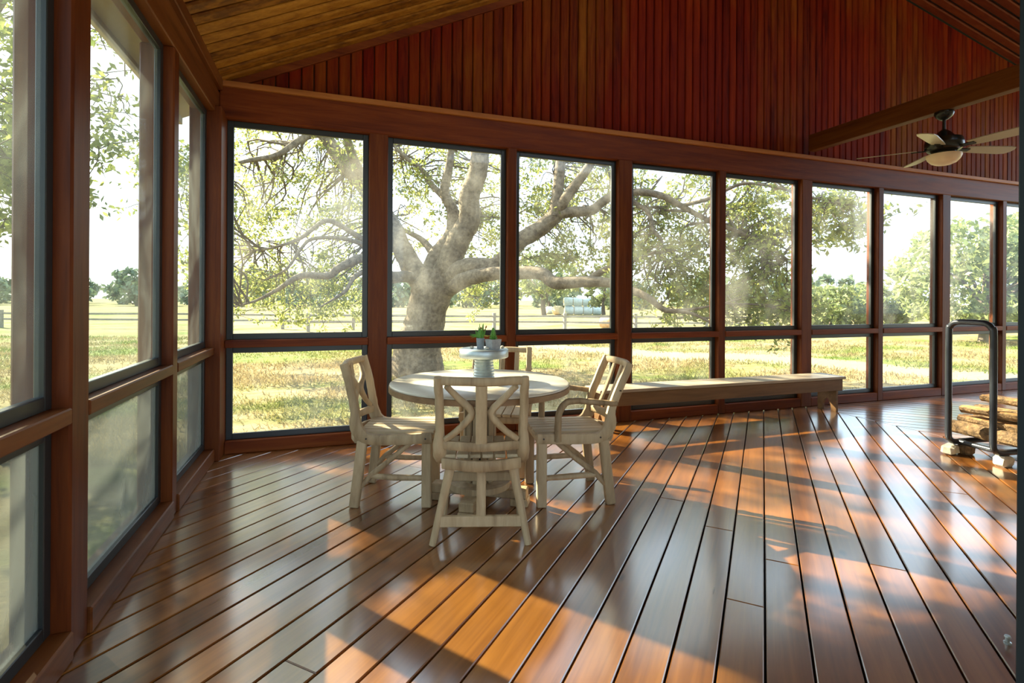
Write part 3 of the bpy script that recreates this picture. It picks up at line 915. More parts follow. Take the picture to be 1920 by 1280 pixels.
REG = [  # x0, x1, y0, y1, clusters, depth range
    (425, 700, 240, 590, 175, 11.4, 15.5), (430, 640, 480, 580, 22, 9.8, 12.5), (690, 950, 240, 400, 78, 12.6, 16), (690, 800, 380, 480, 12, 13, 16),
    (860, 950, 380, 480, 22, 12.2, 15), (850, 950, 530, 572, 8, 11.5, 14), (960, 1155, 280, 430, 54, 11.2, 14.5), (1050, 1150, 430, 520, 18, 10.5, 13), (968, 1040, 460, 500, 6, 11.5, 13),
    (1140, 1345, 320, 470, 54, 10.0, 13.5), (1160, 1345, 450, 598, 58, 9.2, 12.5), (1345, 1505, 330, 470, 50, 9.4, 12.5), (1345, 1500, 470, 600, 48, 9.0, 12),
    (1500, 1610, 355, 450, 24, 8, 11), (1560, 1632, 375, 430, 9, 8, 10), (1440, 1500, 560, 605, 8, 8, 9.5),
    (430, 1500, 60, 250, 110, 10, 15), (340, 400, 250, 540, 26, 8, 11), (250, 330, 230, 420, 8, 8.5, 11)]
cc = []
for (x0, x1, y0, y1, num, d0, d1) in REG:
    for _ in range(num):
        p = at(random.uniform(x0, x1), random.uniform(y0, y1), random.uniform(d0, d1))
        cc.append(tuple(p))
# unseen leaf sprays added above the view, placed to dapple the floor with shade
LIT = [(0.62, 1.75, 0.88, 0.58, 0), (-0.40, 2.25, 0.24, 0.60, 0), (1.70, 2.20, 0.55, 0.42, 0), (0.93, 2.80, 0.42, 0.32, 0), (0.0, 2.9, 0.25, 0.3, 0),
       (2.0, 1.68, 0.34, 0.09, -0.5), (2.6, 1.62, 0.42, 0.11, -0.5), (3.3, 1.72, 0.45, 0.12, -0.5), (3.78, 2.9, 0.5, 0.12, -0.4), (2.3, 2.5, 0.40, 0.07, -0.5),
       (3.2, 3.5, 0.45, 0.07, -0.4), (0.35, 4.0, 0.4, 0.09, -0.3), (4.6, 2.2, .35, .12, -.4), (2.9, 2.1, .4, .06, -.5), (3.3, 4.35, .9, .05, -.05), (4.4, 3.6, .4, .07, -.4), (2.2, 3.1, .25, .08, -.5), (4.2, 4.2, .5, .05, -.1)]


def gap_value(P):
    """Under 1 where a leaf would shade one of the sunlit patches of the floor."""
    P = np.atleast_2d(P)
    d = P[:, 2] / SUN_TAN
    fx, fy = P[:, 0] - SUN_H[0] * d, P[:, 1] - SUN_H[1] * d
    out = np.full(len(P), 9.0)
    for (a, b, ra, rb, an) in LIT:
        c_, s_ = math.cos(an), math.sin(an)
        u_, v_ = (fx - a) * c_ + (fy - b) * s_, -(fx - a) * s_ + (fy - b) * c_
        out = np.minimum(out, (u_ / ra) ** 2 + (v_ / rb) ** 2)
    return out


for _ in range(230):
    fx, fy = random.uniform(-1.2, 7.5), random.uniform(0.2, 5.4)
    d = random.uniform(10.5, 15.5)
    p = (fx + SUN_H[0] * d, fy + SUN_H[1] * d, SUN_TAN * d)
    if gap_value(p)[0] > 1.2: cc.append(p)

loak = tag(empty('oak_tree', (-8.6, 13.6, GZ)), 'oak off to the left whose leafy branches hang past the left screens', 'tree')
lb_ = loak.location
lt = catmull([(-8.6, 13.6, GZ - .1, 0.55), (-8.5, 13.5, 1.0, 0.42), (-8.3, 13.2, 2.4, 0.40), (-8.0, 13.0, 3.4, 0.34)], 5)
m = MB().sweep([r[:3] for r in lt], [r[3] for r in lt], 16, noise=0.04)
m.v = [(x - lb_.x, y - lb_.y, z - lb_.z) for (x, y, z) in m.v]
m.build('trunk', M['oak_bark'], loak, True)
LL = [[(-8.1, 13.1, 2.6, .24), (-6.8, 12.2, 4.4, .18), (-5.6, 11.2, 5.8, .12), (-4.3, 10.2, 6.8, .07), (-3, 9.6, 7.4, .03)],
      [(-8.1, 13.1, 2.8, .26), (-7.6, 13.4, 5.0, .2), (-6.6, 13.2, 7.2, .13), (-5.2, 12.6, 8.6, .07), (-3.5, 12, 9.3, .03)],
      [(-8.2, 13.1, 2.5, .2), (-7.3, 11.2, 3.7, .16), (-6.2, 9.0, 4.5, .11), (-5.0, 7.2, 4.6, .07), (-3.9, 6.2, 4.3, .03)],
      [(-8.1, 13.1, 2.6, .2), (-9.6, 12.0, 4.6, .14), (-10.6, 10.6, 6.0, .08), (-11, 9, 6.6, .03)]]
l_nodes = []
for spec in LL:
    rows = catmull(spec, 6)
    m = MB().sweep([r[:3] for r in rows], [max(r[3], 0.012) for r in rows], 8, noise=0.06)
    m.v = [(x - lb_.x, y - lb_.y, z - lb_.z) for (x, y, z) in m.v]
    m.build('limb', M['oak_bark'], loak, True)
    l_nodes += [tuple(r) for r in rows[5:]]
l_nodes = np.array(l_nodes)
lc = []
for (x0, x1, y0, y1, num, d0, d1) in [(-60, 62, -40, 430, 62, 4.6, 7.5), (-60, 60, 150, 330, 30, 4.6, 6.5), (168, 262, 60, 200, 16, 5.2, 7.5), (165, 235, 200, 300, 7, 5.2, 7.0)]:
    for _ in range(num):
        lc.append(tuple(at(random.uniform(x0, x1), random.uniform(y0, y1), random.uniform(d0, d1))))
oc = []
for p in cc:
    q = np.array(p)
    dm = np.min(np.linalg.norm(oak_nodes[:, :3] - q, axis=1)); dl = np.min(np.linalg.norm(l_nodes[:, :3] - q, axis=1))
    (oc if dm < dl else lc).append(p)
for root, nodes, cl_, nm in ((oak, oak_nodes, oc, 'a'), (loak, l_nodes, lc, 'b')):
    tw = MB(); ctr, rad = [], []
    lo3 = np.array(tuple(root.location))
    for p in cl_:
        q = np.array(p)
        dd = np.linalg.norm(nodes[:, :3] - q, axis=1)
        k = int(np.argsort(dd + 2.5 * np.maximum(0, 0.02 - nodes[:, 3]))[random.randrange(6)])
        L = dd[k]
        if L > 0.15 and np.min(gap_value(np.linspace(nodes[k, :3], q, 9))) > 0.9:
            twig_to(tw, nodes[k, :3] - lo3, q - lo3, min(0.007 + 0.007 * L, 0.035, max(nodes[k, 3], .009)), 0.004, 0.16 * L)
        for j in range(3):
            e = q + rng.normal(0, 0.32, 3) * np.array([1, 1, 0.7])
            if gap_value((q + e) / 2)[0] > 1: twig_to(tw, q - lo3, e - lo3, 0.007, 0.004, 0.05)
            ctr.append(e - lo3); rad.append(random.uniform(0.14, 0.28))
        ctr.append(q - lo3); rad.append(random.uniform(0.18, 0.34))
    tag(tw.build('twigs', M['twig'], root, True), kind='stuff')
    V, F = leaves(ctr, rad, 19, 0.054, 0.75, lo3)
    tag(quads_mesh('foliage', V, F, M['leaf'], root), kind='stuff')


def far_tree(name, label, base, height, width, n_cl, per, size, mat, group=None, trunk_h=0.3, low=0.25, cat='tree', shape=1.0):
    root = tag(empty(name, tuple(base)), label, cat, group)
    m = MB()
    r0 = 0.035 * height + 0.02
    pts = catmull([(0, 0, -0.1, r0 * 1.2), (0.1 * width * random.uniform(-1, 1) * .3, 0, height * trunk_h * .6, r0), (random.uniform(-.08, .08) * width, 0, height * 0.6, r0 * 0.4)], 4)
    m.sweep([p[:3] for p in pts], [p[3] for p in pts], 8)
    for _ in range(5):
        a = random.uniform(0, 6.28)
        s = Vector(pts[5][:3]); e = s + Vector((math.cos(a) * width * .3, math.sin(a) * width * .3, height * random.uniform(.2, .4)))
        m.sweep([s, s.lerp(e, .5) + Vector((0, 0, .05 * height)), e], [r0 * .5, r0 * .32, r0 * .12], 5)
    m.build('trunk', M['far_bark'], root, True)
    ctr, rad = [], []
    for _ in range(n_cl):
        a = random.uniform(0, 2 * math.pi); zz = random.random()
        prof = math.sin(math.pi * (0.12 + 0.80 * zz)) ** 0.6
        r = width / 2 * prof * random.uniform(0.35, 1.0) ** 0.5 * shape
        ctr.append((math.cos(a) * r, math.sin(a) * r, height * (low + (0.95 - low) * zz)))
        rad.append(width * random.uniform(0.07, 0.14))
    V, F = leaves(ctr, rad, per, size, 0.8)
    tag(quads_mesh('foliage', V, F, mat, root), kind='stuff')
    return root


far_tree('oak_tree', 'big pale green oak standing on the lawn at the right', on_z(1846, 641, GZ), 5.3, 6.6, 170, 46, 0.16, M['leaf_far'], low=0.16)
far_tree('oak_tree', 'leafy oak just behind the big pale oak at the right edge', on_z(1940, 634, GZ), 6.2, 5.6, 110, 40, 0.18, M['leaf_far'], low=0.12)
far_tree('oak_tree', 'round mid-distance oak seen just right of the bench end', on_z(1556, 614, GZ), 2.7, 4.4, 100, 40, 0.17, M['leaf_far'], low=0.1)
far_tree('oak_tree', 'round mid-distance oak left of the big pale oak, below the fan', on_z(1650, 614, GZ), 2.9, 4.4, 100, 40, 0.17, M['leaf_far'], low=0.1)
far_tree('oak_tree', 'mid-distance oak with a bare trunk left of the pale blue bales', at(1020, 590, 56), 6.6, 8.5, 90, 40, 0.24, M['leaf_far'], low=0.35)
far_tree('oak_tree', 'small green tree right of the pale blue bales', at(1132, 588, 54), 4.6, 4.2, 60, 36, 0.22, M['leaf_far'], low=0.15)
far_tree('oak_tree', 'far hazy oak at the horizon behind the corner opening', at(455, 574, 70), 6.0, 8.0, 60, 30, 0.3, M['leaf_line'], low=0.15)
# the tree line along the horizon, in three staggered rows
for row in range(3):
    d = 96 + 17 * row
    w_ = 13.6
    step = w_ * 1.12 * FPX / d
    px_ = -60 + row * step * 0.36 + random.uniform(0, 10)
    while px_ < 1570:
        b = at(px_, HORIZON + 2, d + random.uniform(-1.0, 1.0)); b.z = GZ
        hgt = random.uniform(5.4, 7.4) * (0.9 if px_ < 450 else 1.0)
        far_tree('horizon_tree', 'dark rounded tree in the distant tree line', b, hgt, random.uniform(0.70, 0.80) * w_, 40, 26, 0.62, M['leaf_line'],
                 'trees of the distant tree line', low=0.05, trunk_h=0.2)
        px_ += step

# ------------------------------------------------------------------ fence, bales
fpts = [on_z(266 - 330, 619, GZ), on_z(266, 616, GZ), on_z(578, 622, GZ), on_z(1059, 621, GZ)]
A, B = fpts[1], fpts[3]
dirv = (B - A); seg = dirv / 6.0
frot = empty('rail_fence', tuple(A - seg * 3)); fb = frot.location
tag(frot, 'weathered post and rail fence crossing the pasture', 'fence')
for i in range(13):
    p = seg * i
    if i == 7: p = fpts[2] - fb        # the post in view in the corner opening
    MB().box((p.x - 0.08, p.y - 0.08, -0.1), (p.x + 0.08, p.y + 0.08, 0.98), 0.015).build('post', M['fence'], frot)
    if i < 12:
        q = seg * (i + 1)
        for z in (0.48, 0.80):
            MB().bar((p.x, p.y, z + random.uniform(-.03, .03)), (q.x, q.y, z + random.uniform(-.03, .03)), 0.05, 0.10).build('rail', M['fence'], frot)


def bale(label, c, axis, r, ln, mat, end, group=None):
    axis = Vector(axis).normalized()
    root = tag(empty('hay_bale', tuple(c)), label, 'hay bale', group)
    x = axis; z = Vector((0, 0, 1)); y = z.cross(x)
    R = Matrix((y, z, x)).transposed()
    prof = [(r * 0.90, -ln / 2), (r, -ln / 2 + 0.12), (r * 1.01, 0), (r, ln / 2 - 0.12), (r * 0.90, ln / 2)]
    m = MB().lathe(prof, n=20); m.v = [tuple(R @ Vector(p)) for p in m.v]
    m.build('wrap', mat, root, True)
    for s in (-1, 1):
        m = MB().lathe([(r * 0.86, s * (ln / 2 - 0.02)), (r * 0.86, s * (ln / 2 + 0.015)), (r * 0.4, s * (ln / 2 + 0.02))], n=20)
        m.v = [tuple(R @ Vector(p)) for p in m.v]
        m.build('end_face', end, root, True)
    return root


hb = at(1058, 586, 58); hx = at(1128, 586, 58) - hb; hx.z = 0
hl = hx.length; ax = hx.normalized(); HR = 0.48
for row in range(2):
    cnt = 4 if row == 0 else 3
    for i in range(cnt):
        ln = hl / 4
        c = hb + ax * (ln * (i + 0.5) + (0.0 if row == 0 else -0.1)); c.z = GZ + HR + row * HR * 1.99
        pos = ['at its left end', 'second from the left', 'second from the right', 'at its right end'] if row == 0 else ['at its left end', 'in the middle', 'at its right end']
        bale('pale blue wrapped bale in the %s row of the stack, %s' % ('lower' if row == 0 else 'upper', pos[i]), c, ax, HR, ln * 0.93,
             M['wrap'], M['hay'], 'wrapped bales stacked in the pasture')
c = at(1046, 586, 57); c.z = GZ + 0.5
bale('bare hay bale lying at the left end of the blue bale stack', c, (0.5, -1, 0), 0.5, 1.0, M['hay'], M['hay'])
c = at(1030, 586, 60); c.z = GZ + 0.42
bale('small pale bale left of the bale stack, near the bare trunk', c, (1, 0.2, 0), 0.42, 0.9, M['wrap'], M['hay'])
c = on_z(1138, 616, GZ); c.z = GZ + 0.36
bale('rusty orange round bale in front of the fence', c, (0.6, -0.8, 0), 0.36, 0.7, M['rust'], M['hay'])

# ------------------------------------------------------------------ furniture
def rough_line(pts, j=0.004):
    return [Vector(p) + Vector((random.uniform(-j, j), random.uniform(-j, j), random.uniform(-j, j))) for p in pts]


def chair(loc, rz, label, arms, legs, group):
    """A branch-wood chair facing local +Y."""
    t = tag(empty('dining_chair', loc, rz), label, 'chair', group)
    W = 0.215
    yf = 0.145 if legs == 'splayed' else 0.235
    wood_, slat = M['chair'], M['chair_y']
    lean = 0.10 if arms else 0.05
    # side frames: the back post runs down and bends forward into the seat rail
    for s in (-1, 1):
        path = catmull([(s * W, -0.25 - lean, 0.855), (s * W, -0.235 - lean * 0.55, 0.72), (s * W, -0.235, 0.58), (s * W, -0.225, 0.48), (s * (W), -0.17, 0.415),
                        (s * (W + .005), -0.06, 0.405), (s * (W + .005), 0.5 * yf - .01, 0.41), (s * (W + .003), yf - 0.01, 0.415)], 4)
        th = [0.046] * 9 + [0.052, 0.06, 0.066, 0.07, 0.072, 0.07, 0.066] + [0.06] * (len(path) - 16)
        if legs == 'splayed':    # round branch posts on the chair seen from behind
            path[0:12] = rough_line(path[0:12], 0.003)
            MB().sweep(path, [q_ * 0.5 for q_ in th], 10, noise=0.05, up=(1, 0, 0)).build('side_frame', wood_, t, True)
        else:
            MB().rsweep(rough_line(path, 0.0015), 0.042, th).build('side_frame', wood_, t, True)
    bow = -0.035
    def arc(z, y0, w, h_, nm, bw=bow, th=0.03, half=W - 0.018):
        p = [(x_ * half, y0 + bw * (1 - x_ * x_), z + random.uniform(-.002, .002)) for x_ in (-1, -.66, -.33, 0, .33, .66, 1)]
        MB().rsweep(p, h_, th, up=(0, 0, 1)).build(nm, w, t, True)
    ytop = -0.25 - lean
    arc(0.838, ytop, wood_, 0.042, 'top_rail')
    arc(0.50, -0.232, wood_, 0.045, 'lower_back_rail', bw=-0.05, th=0.028)
    if not arms:
        MB().bar((0, -0.278, 0.50), (0, ytop - 0.03, 0.835), 0.058, 0.026, up=(0, 1, 0)).build('splat', wood_, t)
        for s in (-1, 1):
            pts = catmull([(s * 0.175, ytop - 0.012, 0.815), (s * 0.11, -0.275, 0.74), (s * 0.048, -0.275, 0.672), (s * 0.10, -0.262, 0.60), (s * 0.185, -0.246, 0.53)], 3)
            MB().sweep(rough_line(pts, .002), [0.016, .016, .017, .018, .019, .020, .021, .02, .019, .018, .017, .017, .016][:len(pts)], 8, noise=.06).build('back_brace', wood_, t, True)
    else:
        for xx in (-0.115, 0.0, 0.115):
            b_ = 1 - (xx / W) ** 2
            pts = catmull([(xx, ytop + bow * b_, 0.825), (xx, -0.25 - lean * .55 + bow * b_, 0.70), (xx, -0.235 + bow * b_, 0.53)], 3)
            MB().rsweep(pts, 0.036, 0.02).build('back_slat', wood_, t, True)
    # seat
    ns = 6; w = 2 * (W - 0.022) / ns
    for i in range(ns):
        x0 = -W + 0.022 + i * w
        MB().box((x0 + 0.003, -0.225, 0.425), (x0 + w - 0.003, yf, 0.446), 0.004).build('seat_slat', slat, t)
    arc(0.405, -0.228, wood_, 0.055, 'rear_seat_rail', bw=-0.06, th=0.03)
    arc(0.402, yf - 0.025, wood_, 0.045, 'front_seat_rail', bw=0.0, th=0.03)
    # legs
    if legs == 'splayed':
        for s in (-1, 1):
            MB().sweep(rough_line([(s * 0.155, -0.215, 0.40), (s * 0.20, -0.24, 0.2), (s * 0.243, -0.265, 0.0)], .002), [0.026, 0.022, 0.018], 8, noise=.06).build('leg', wood_, t, True)
            MB().sweep(rough_line([(s * 0.17, 0.10, 0.40), (s * 0.20, 0.06, 0.2), (s * 0.215, 0.03, 0.0)], .002), [0.024, 0.020, 0.016], 8, noise=.06).build('leg', wood_, t, True)
        MB().bar((-0.215, -0.25, 0.115), (0.215, -0.25, 0.115), 0.026, 0.055).build('stretcher', wood_, t)
        MB().bar((0, -0.245, 0.125), (0, -0.215, 0.40), 0.048, 0.026, up=(0, 1, 0)).build('centre_post', wood_, t)
        MB().bar((-0.19, 0.068, 0.235), (0.19, 0.068, 0.235), 0.03, 0.05).build('stretcher', wood_, t)
    else:
        for s in (-1, 1):
            MB().bar((s * 0.205, 0.195, 0.0), (s * 0.205, 0.195, 0.40), 0.052, 0.058, up=(0, 1, 0), bev=.006).build('leg', wood_, t)
            MB().bar((s * 0.21, -0.235, 0.0), (s * 0.205, -0.19, 0.395), 0.046, 0.058, up=(0, 1, 0), bev=.006).build('leg', wood_, t)
            MB().sweep(rough_line([(s * 0.2, 0.18, 0.17), (s * 0.198, 0.0, 0.175), (s * 0.196, -0.14, 0.18)], .003), [0.016, .018, .017], 8, noise=.08).build('stretcher', wood_, t, True)
            MB().sweep(rough_line([(s * 0.195, 0.10, 0.385), (s * 0.195, -0.02, 0.28), (s * 0.195, -0.14, 0.185), (s * 0.20, -0.205, 0.12)], .003), [0.016, .017, .018, .016], 8, noise=.08).build('diagonal_brace', wood_, t, True)
    if arms:
        for s in (-1, 1):
            pts = catmull([(s * 0.235, -0.262, 0.615), (s * 0.25, -0.13, 0.63), (s * 0.258, 0.0, 0.642), (s * 0.258, 0.065, 0.628), (s * 0.254, 0.10, 0.575), (s * 0.246, 0.105, 0.50), (s * 0.238, 0.105, 0.40)], 4)
            MB().sweep(rough_line(pts, .0015), [0.017 + 0.006 * (i / len(pts)) for i in range(len(pts))], 8, noise=.05).build('arm', wood_, t, True)
            MB().lathe([(0.006, 0), (0.009, 0.004), (0.004, 0.007)], n=8).build('bolt_head', M['nail'], t).location = (s * 0.238, -0.285, 0.69)
    for s in (-1, 1):
        for (yy, zz) in ((-0.16, 0.415), (yf - 0.045, 0.415)):
            o = MB().lathe([(0.0055, 0), (0.0055, 0.002), (0.003, 0.003)], n=8).build('bolt_head', M['nail'], t)
            o.location = (s * (W + 0.026), yy, zz); o.rotation_euler = (0, s * math.pi / 2, 0)
    return t


def face(dx, dy): return math.atan2(-dx, dy)     # turn so that local +Y points along (dx, dy)


G = 'branch-wood chairs around the table'
chair((0.80, 2.79, 0), face(0.29, 0.957), 'branch-wood side chair with crossed back nearest the viewer', False, 'splayed', G)
chair((0.425, 3.36, 0), face(0.95, -0.31), 'branch-wood side chair left of the round table, seen side-on', False, 'square', G)
chair((1.43, 3.05, 0), face(-0.982, 0.19), 'branch-wood armchair with slatted back right of the round table', True, 'square', G)
chair((1.16, 3.66, 0), face(-0.42, -0.9), 'branch-wood armchair behind the table, mostly hidden by it', True, 'square', G)

# round table
TC = (0.87, 3.09, 0)
tb = tag(empty('round_table', TC), 'round pale wooden table on a slatted pedestal', 'table')
TR = 0.55
MB().lathe([(TR - 0.012, 0.722), (TR - 0.004, 0.728), (TR - 0.004, 0.735), (TR - 0.010, 0.74)], n=72).build('table_top', M['table'], tb, True)
MB().lathe([(TR - 0.02, 0.69), (TR, 0.694), (TR, 0.724), (TR - 0.012, 0.7275)], n=72).build('edge_band', M['table_rim'], tb, True)
for i in range(12):
    a = 2 * math.pi * i / 12
    R = Matrix.Translation((0, 0, 0)) @ Matrix.Rotation(a, 4, 'Z')
    MB().box((0.080, -0.019, 0.135), (0.100, 0.019, 0.692), 0.004, R).build('pedestal_slat', M['chair'], tb)
MB().lathe([(0.076, 0.13), (0.076, 0.69)], n=24).build('pedestal_core', M['dark'], tb)
MB().lathe([(0.19, 0.10), (0.19, 0.135), (0.11, 0.137)], n=36).build('pedestal_collar', M['chair'], tb)
for i in range(4):
    a = math.radians(60 + 90 * i)
    R = Matrix.Rotation(a, 4, 'Z')
    MB().box((0.02, -0.045, 0.045), (0.30, 0.045, 0.10), 0.006, R).build('foot_beam', M['chair'], tb)
    MB().box((0.20, -0.05, 0.0), (0.31, 0.05, 0.045), 0.006, R).build('foot_block', M['chair'], tb)

# galvanised riser with its plants
RC = Vector((0.905, 3.13, 0.74))
rs = tag(empty('cake_stand', tuple(RC)), 'galvanised metal stand with ribbed foot on the round table', 'stand')
MB().lathe([(0.02, 0.196), (0.148, 0.196), (0.154, 0.19), (0.154, 0.148), (0.15, 0.143), (0.05, 0.140)], n=48).build('top_tray', M['zinc'], rs, True)
prof = []
for i in range(33):
    z = 0.142 * (1 - i / 32); r = 0.056 + 0.012 * (i / 32) + 0.0028 * math.cos(i * math.pi / 2)
    prof.append((r, z))
MB().lathe(prof, n=36).build('ribbed_foot', M['zinc'], rs, True)
RT = RC.z + 0.196


def at_z(px, z): return on_z(px, EYE, z)


cx = Vector((CY, -SY, 0))        # to the right, seen from the porch end
pot_a = tag(empty('potted_succulent', tuple(Vector((RC.x, RC.y, RT)) - cx * 0.022)), 'spiky succulent with orange tips in a round grey pot on the stand', 'plant')
MB().lathe([(0.021, 0.0), (0.026, 0.062), (0.026, 0.066), (0.022, 0.066), (0.021, 0.058)], n=24).build('pot', M['pot'], pot_a, True)
for i in range(17):
    a = random.uniform(0, 6.28); s = random.uniform(0.003, 0.014); tilt = random.uniform(0.0, 0.35); hgt = random.uniform(0.05, 0.10)
    p0 = Vector((math.cos(a) * s, math.sin(a) * s, 0.056)); p1 = p0 + Vector((math.cos(a) * tilt * hgt, math.sin(a) * tilt * hgt, hgt))
    o = MB().sweep([p0, p0.lerp(p1, .5) + Vector((math.cos(a), math.sin(a), 0)) * 0.003, p1], [0.004, 0.006, 0.0015], 6).build('leaf', M['succ'], pot_a, True)
    if i % 5 == 0: MB().sweep([p1 - (p1 - p0) * .12, p1, p1 + (p1 - p0) * .13], [0.002, 0.006, 0.003], 6).build('bud', M['succ_o'], o, True)
for i in range(9):
    a = random.uniform(-0.6, 0.6) + (math.pi if i < 6 else 0.0); hgt = random.uniform(0.045, 0.075)
    d = cx * math.cos(a) + Vector((SY, CY, 0)) * math.sin(a)
    p0 = Vector((0, 0, 0.06)); p1 = p0 + d * hgt + Vector((0, 0, random.uniform(0.0, 0.04)))
    MB().sweep([p0, p0.lerp(p1, .5) + Vector((0, 0, 0.012)), p1], [0.003, 0.0035, 0.001], 5).build('leaf', M['succ'] if i < 6 else M['succ_y'], pot_a, True)
MB().lathe([(0.021, 0.050), (0.021, 0.057), (0.01, 0.059)], n=16).build('soil', M['soil'], pot_a)
pot_b = tag(empty('potted_succulent', tuple(Vector((RC.x, RC.y, RT)) + cx * 0.062 + Vector((-.01, -.02, 0))), 0.35), 'cone shaped green succulent in a square concrete pot on the stand', 'plant')
MB().add(*(lambda a, b, h: ([(-a, -a, 0), (a, -a, 0), (a, a, 0), (-a, a, 0), (-b, -b, h), (b, -b, h), (b, b, h), (-b, b, h)],
                           [(0, 1, 2, 3), (4, 5, 6, 7), (0, 1, 5, 4), (1, 2, 6, 5), (2, 3, 7, 6), (3, 0, 4, 7)]))(0.030, 0.037, 0.060)).build('pot', M['concrete'], pot_b)
for ring in range(6):
    for i in range(9 - ring):
        a = 2 * math.pi * (i + ring * 0.4) / (9 - ring); r = 0.026 * (1 - ring / 6.5); z = 0.058 + ring * 0.010
        p0 = Vector((0, 0, z)); p1 = Vector((math.cos(a) * r, math.sin(a) * r, z + 0.014 + ring * .002))
        MB().sweep([p0, p0.lerp(p1, .6), p1], [0.005, 0.0065, 0.0015], 6).build('leaf', M['succ'], pot_b, True)
for i, (dx_, dy_) in enumerate(((-0.075, -0.01), (0.115, 0.02), (0.022, -0.062))):
    p = Vector((RC.x, RC.y, RT)) + cx * dx_ + Vector((SY, CY, 0)) * dy_
    m = MB().lathe([(0.004, 0.0), (0.013, 0.004), (0.014, 0.009), (0.009, 0.015), (0.003, 0.017)], n=10)
    o = m.build('pebble', M['stone'], None, True); o.location = p
    tag(o, ['white pebble left of the round grey pot on the stand', 'white pebble right of the square concrete pot on the stand', 'white pebble in front, between the two pots'][i], 'pebble')

# bench along the back wall
bn = tag(empty('bench', (3.9, 4.41, 0)), 'long low wooden bench against the back wall', 'bench')
bx0, bx1 = -1.55, 1.545
MB().box((bx0, -0.16, 0.372), (bx1, 0.16, 0.402), 0.004).build('seat_board', M['bench_top'], bn)
MB().box((bx0 + 0.03, -0.148, 0.245), (bx1 - 0.035, -0.118, 0.371), 0.004).build('apron', M['bench'], bn)
MB().box((bx0 + 0.03, 0.118, 0.245), (bx1 - 0.035, 0.148, 0.371), 0.004).build('apron', M['bench'], bn)
for xx in (bx0 + 0.10, -0.02, bx1 - 0.085):
    # end board with a pointed arch cut out at the foot
    out = [(-0.117, 0), (-0.055, 0), (-0.05, 0.07), (-0.025, 0.125), (0, 0.15), (0.025, 0.125), (0.05, 0.07), (0.055, 0), (0.117, 0), (0.117, 0.371), (-0.117, 0.371)]
    if abs(xx) < 0.1: continue
    m = MB(); nn = len(out)
    vs = [(xx - 0.015, a, b) for a, b in out] + [(xx + 0.015, a, b) for a, b in out]
    fs = [(i, (i + 1) % nn, nn + (i + 1) % nn, nn + i) for i in range(nn)]
    strips = [(0, 1, 2, 3, 10), (3, 4, 10), (4, 9, 10), (4, 5, 9), (5, 6, 7, 8, 9)]
    strips = [(0, 1, 2, 10), (2, 3, 10), (3, 4, 10), (4, 9, 10), (4, 5, 9), (5, 6, 9), (6, 7, 8, 9)]
    fs += strips + [tuple(nn + i for i in s) for s in strips]
    m.add(vs, fs).build('end_board', M['bench'], bn)

# ------------------------------------------------------------------ firewood rack
RP1, RP2 = on_z(1778, 828, 0.10), on_z(1862, 850, 0.10)
rv = (RP2 - RP1).normalized(); rn = Vector((-rv.y, rv.x, 0))
if rn.x < 0: rn = -rn
rw = (RP2 - RP1).length
rk = tag(empty('log_rack', tuple(RP1)), 'black steel tube log rack with a tall rounded end hoop', 'rack')
TRD = 0.023
rc = 0.085
H = 0.985
lst = []
for (s0, base) in ((0, Vector((0, 0, 0))), (1, rv * rw)):
    lst.append([base + rn * 0.16, base + rn * 0.07, base + rn * 0.02 + Vector((0, 0, 0.02)), base + Vector((0, 0, 0.07)), base + Vector((0, 0, 0.3))])
path = [tuple(p) for p in lst[0]] + [tuple(Vector((0, 0, H - rc - 0.02))), tuple(Vector((0, 0, H - rc * .5)) + rv * rc * 0.15), tuple(Vector((0, 0, H - rc * .12)) + rv * rc * 0.5), tuple(Vector((0, 0, H)) + rv * rc * 1.1),
        tuple(Vector((0, 0, H)) + rv * (rw - rc * 1.1)), tuple(Vector((0, 0, H - rc * .12)) + rv * (rw - rc * .5)), tuple(Vector((0, 0, H - rc * .5)) + rv * (rw - rc * .15)), tuple(Vector((0, 0, H - rc - 0.02)) + rv * rw)] + [tuple(p) for p in reversed(lst[1])]
path = catmull(path, 4)
MB().sweep(path, TRD, 12).build('end_hoop', M['steel'], rk, True)
for base in (Vector((0, 0, 0)), rv * rw):
    MB().sweep([base + rn * 0.12, base + rn * 0.6, base + rn * 1.15], TRD, 12).build('base_rail', M['steel'], rk, True)
for q in (0.10, 1.1):
    MB().sweep([rn * q, rv * rw + rn * q], TRD * .9, 10).build('cross_tube', M['steel'], rk, True)
path2 = [tuple(Vector(p) + rn * 1.2) if False else p for p in path]

# limestone blocks under the rails
for i, (p, lb) in enumerate(((RP1 + rn * 0.02, 'pale limestone block under the far foot of the log rack'), (RP1 + rn * 0.14 + rv * 0.03, 'browner limestone block just right of the far rack foot'),
                             (RP2 + rn * 0.10, 'pale limestone block under the near foot of the log rack'))):
    m = MB().box((-0.06, -0.045, 0.0), (0.06, 0.045, 0.078), 0.016)
    m.v = [(x + random.uniform(-.007, .007), y + random.uniform(-.007, .007), max(0, z + random.uniform(-.005, .003))) for x, y, z in m.v]
    o = m.build('stone_block', M['stone'] if i != 1 else M['bark'], None)
    o.location = (p.x, p.y, 0.0); o.rotation_euler = (0, 0, random.uniform(-.4, .4))
    tag(o, lb, 'stone')


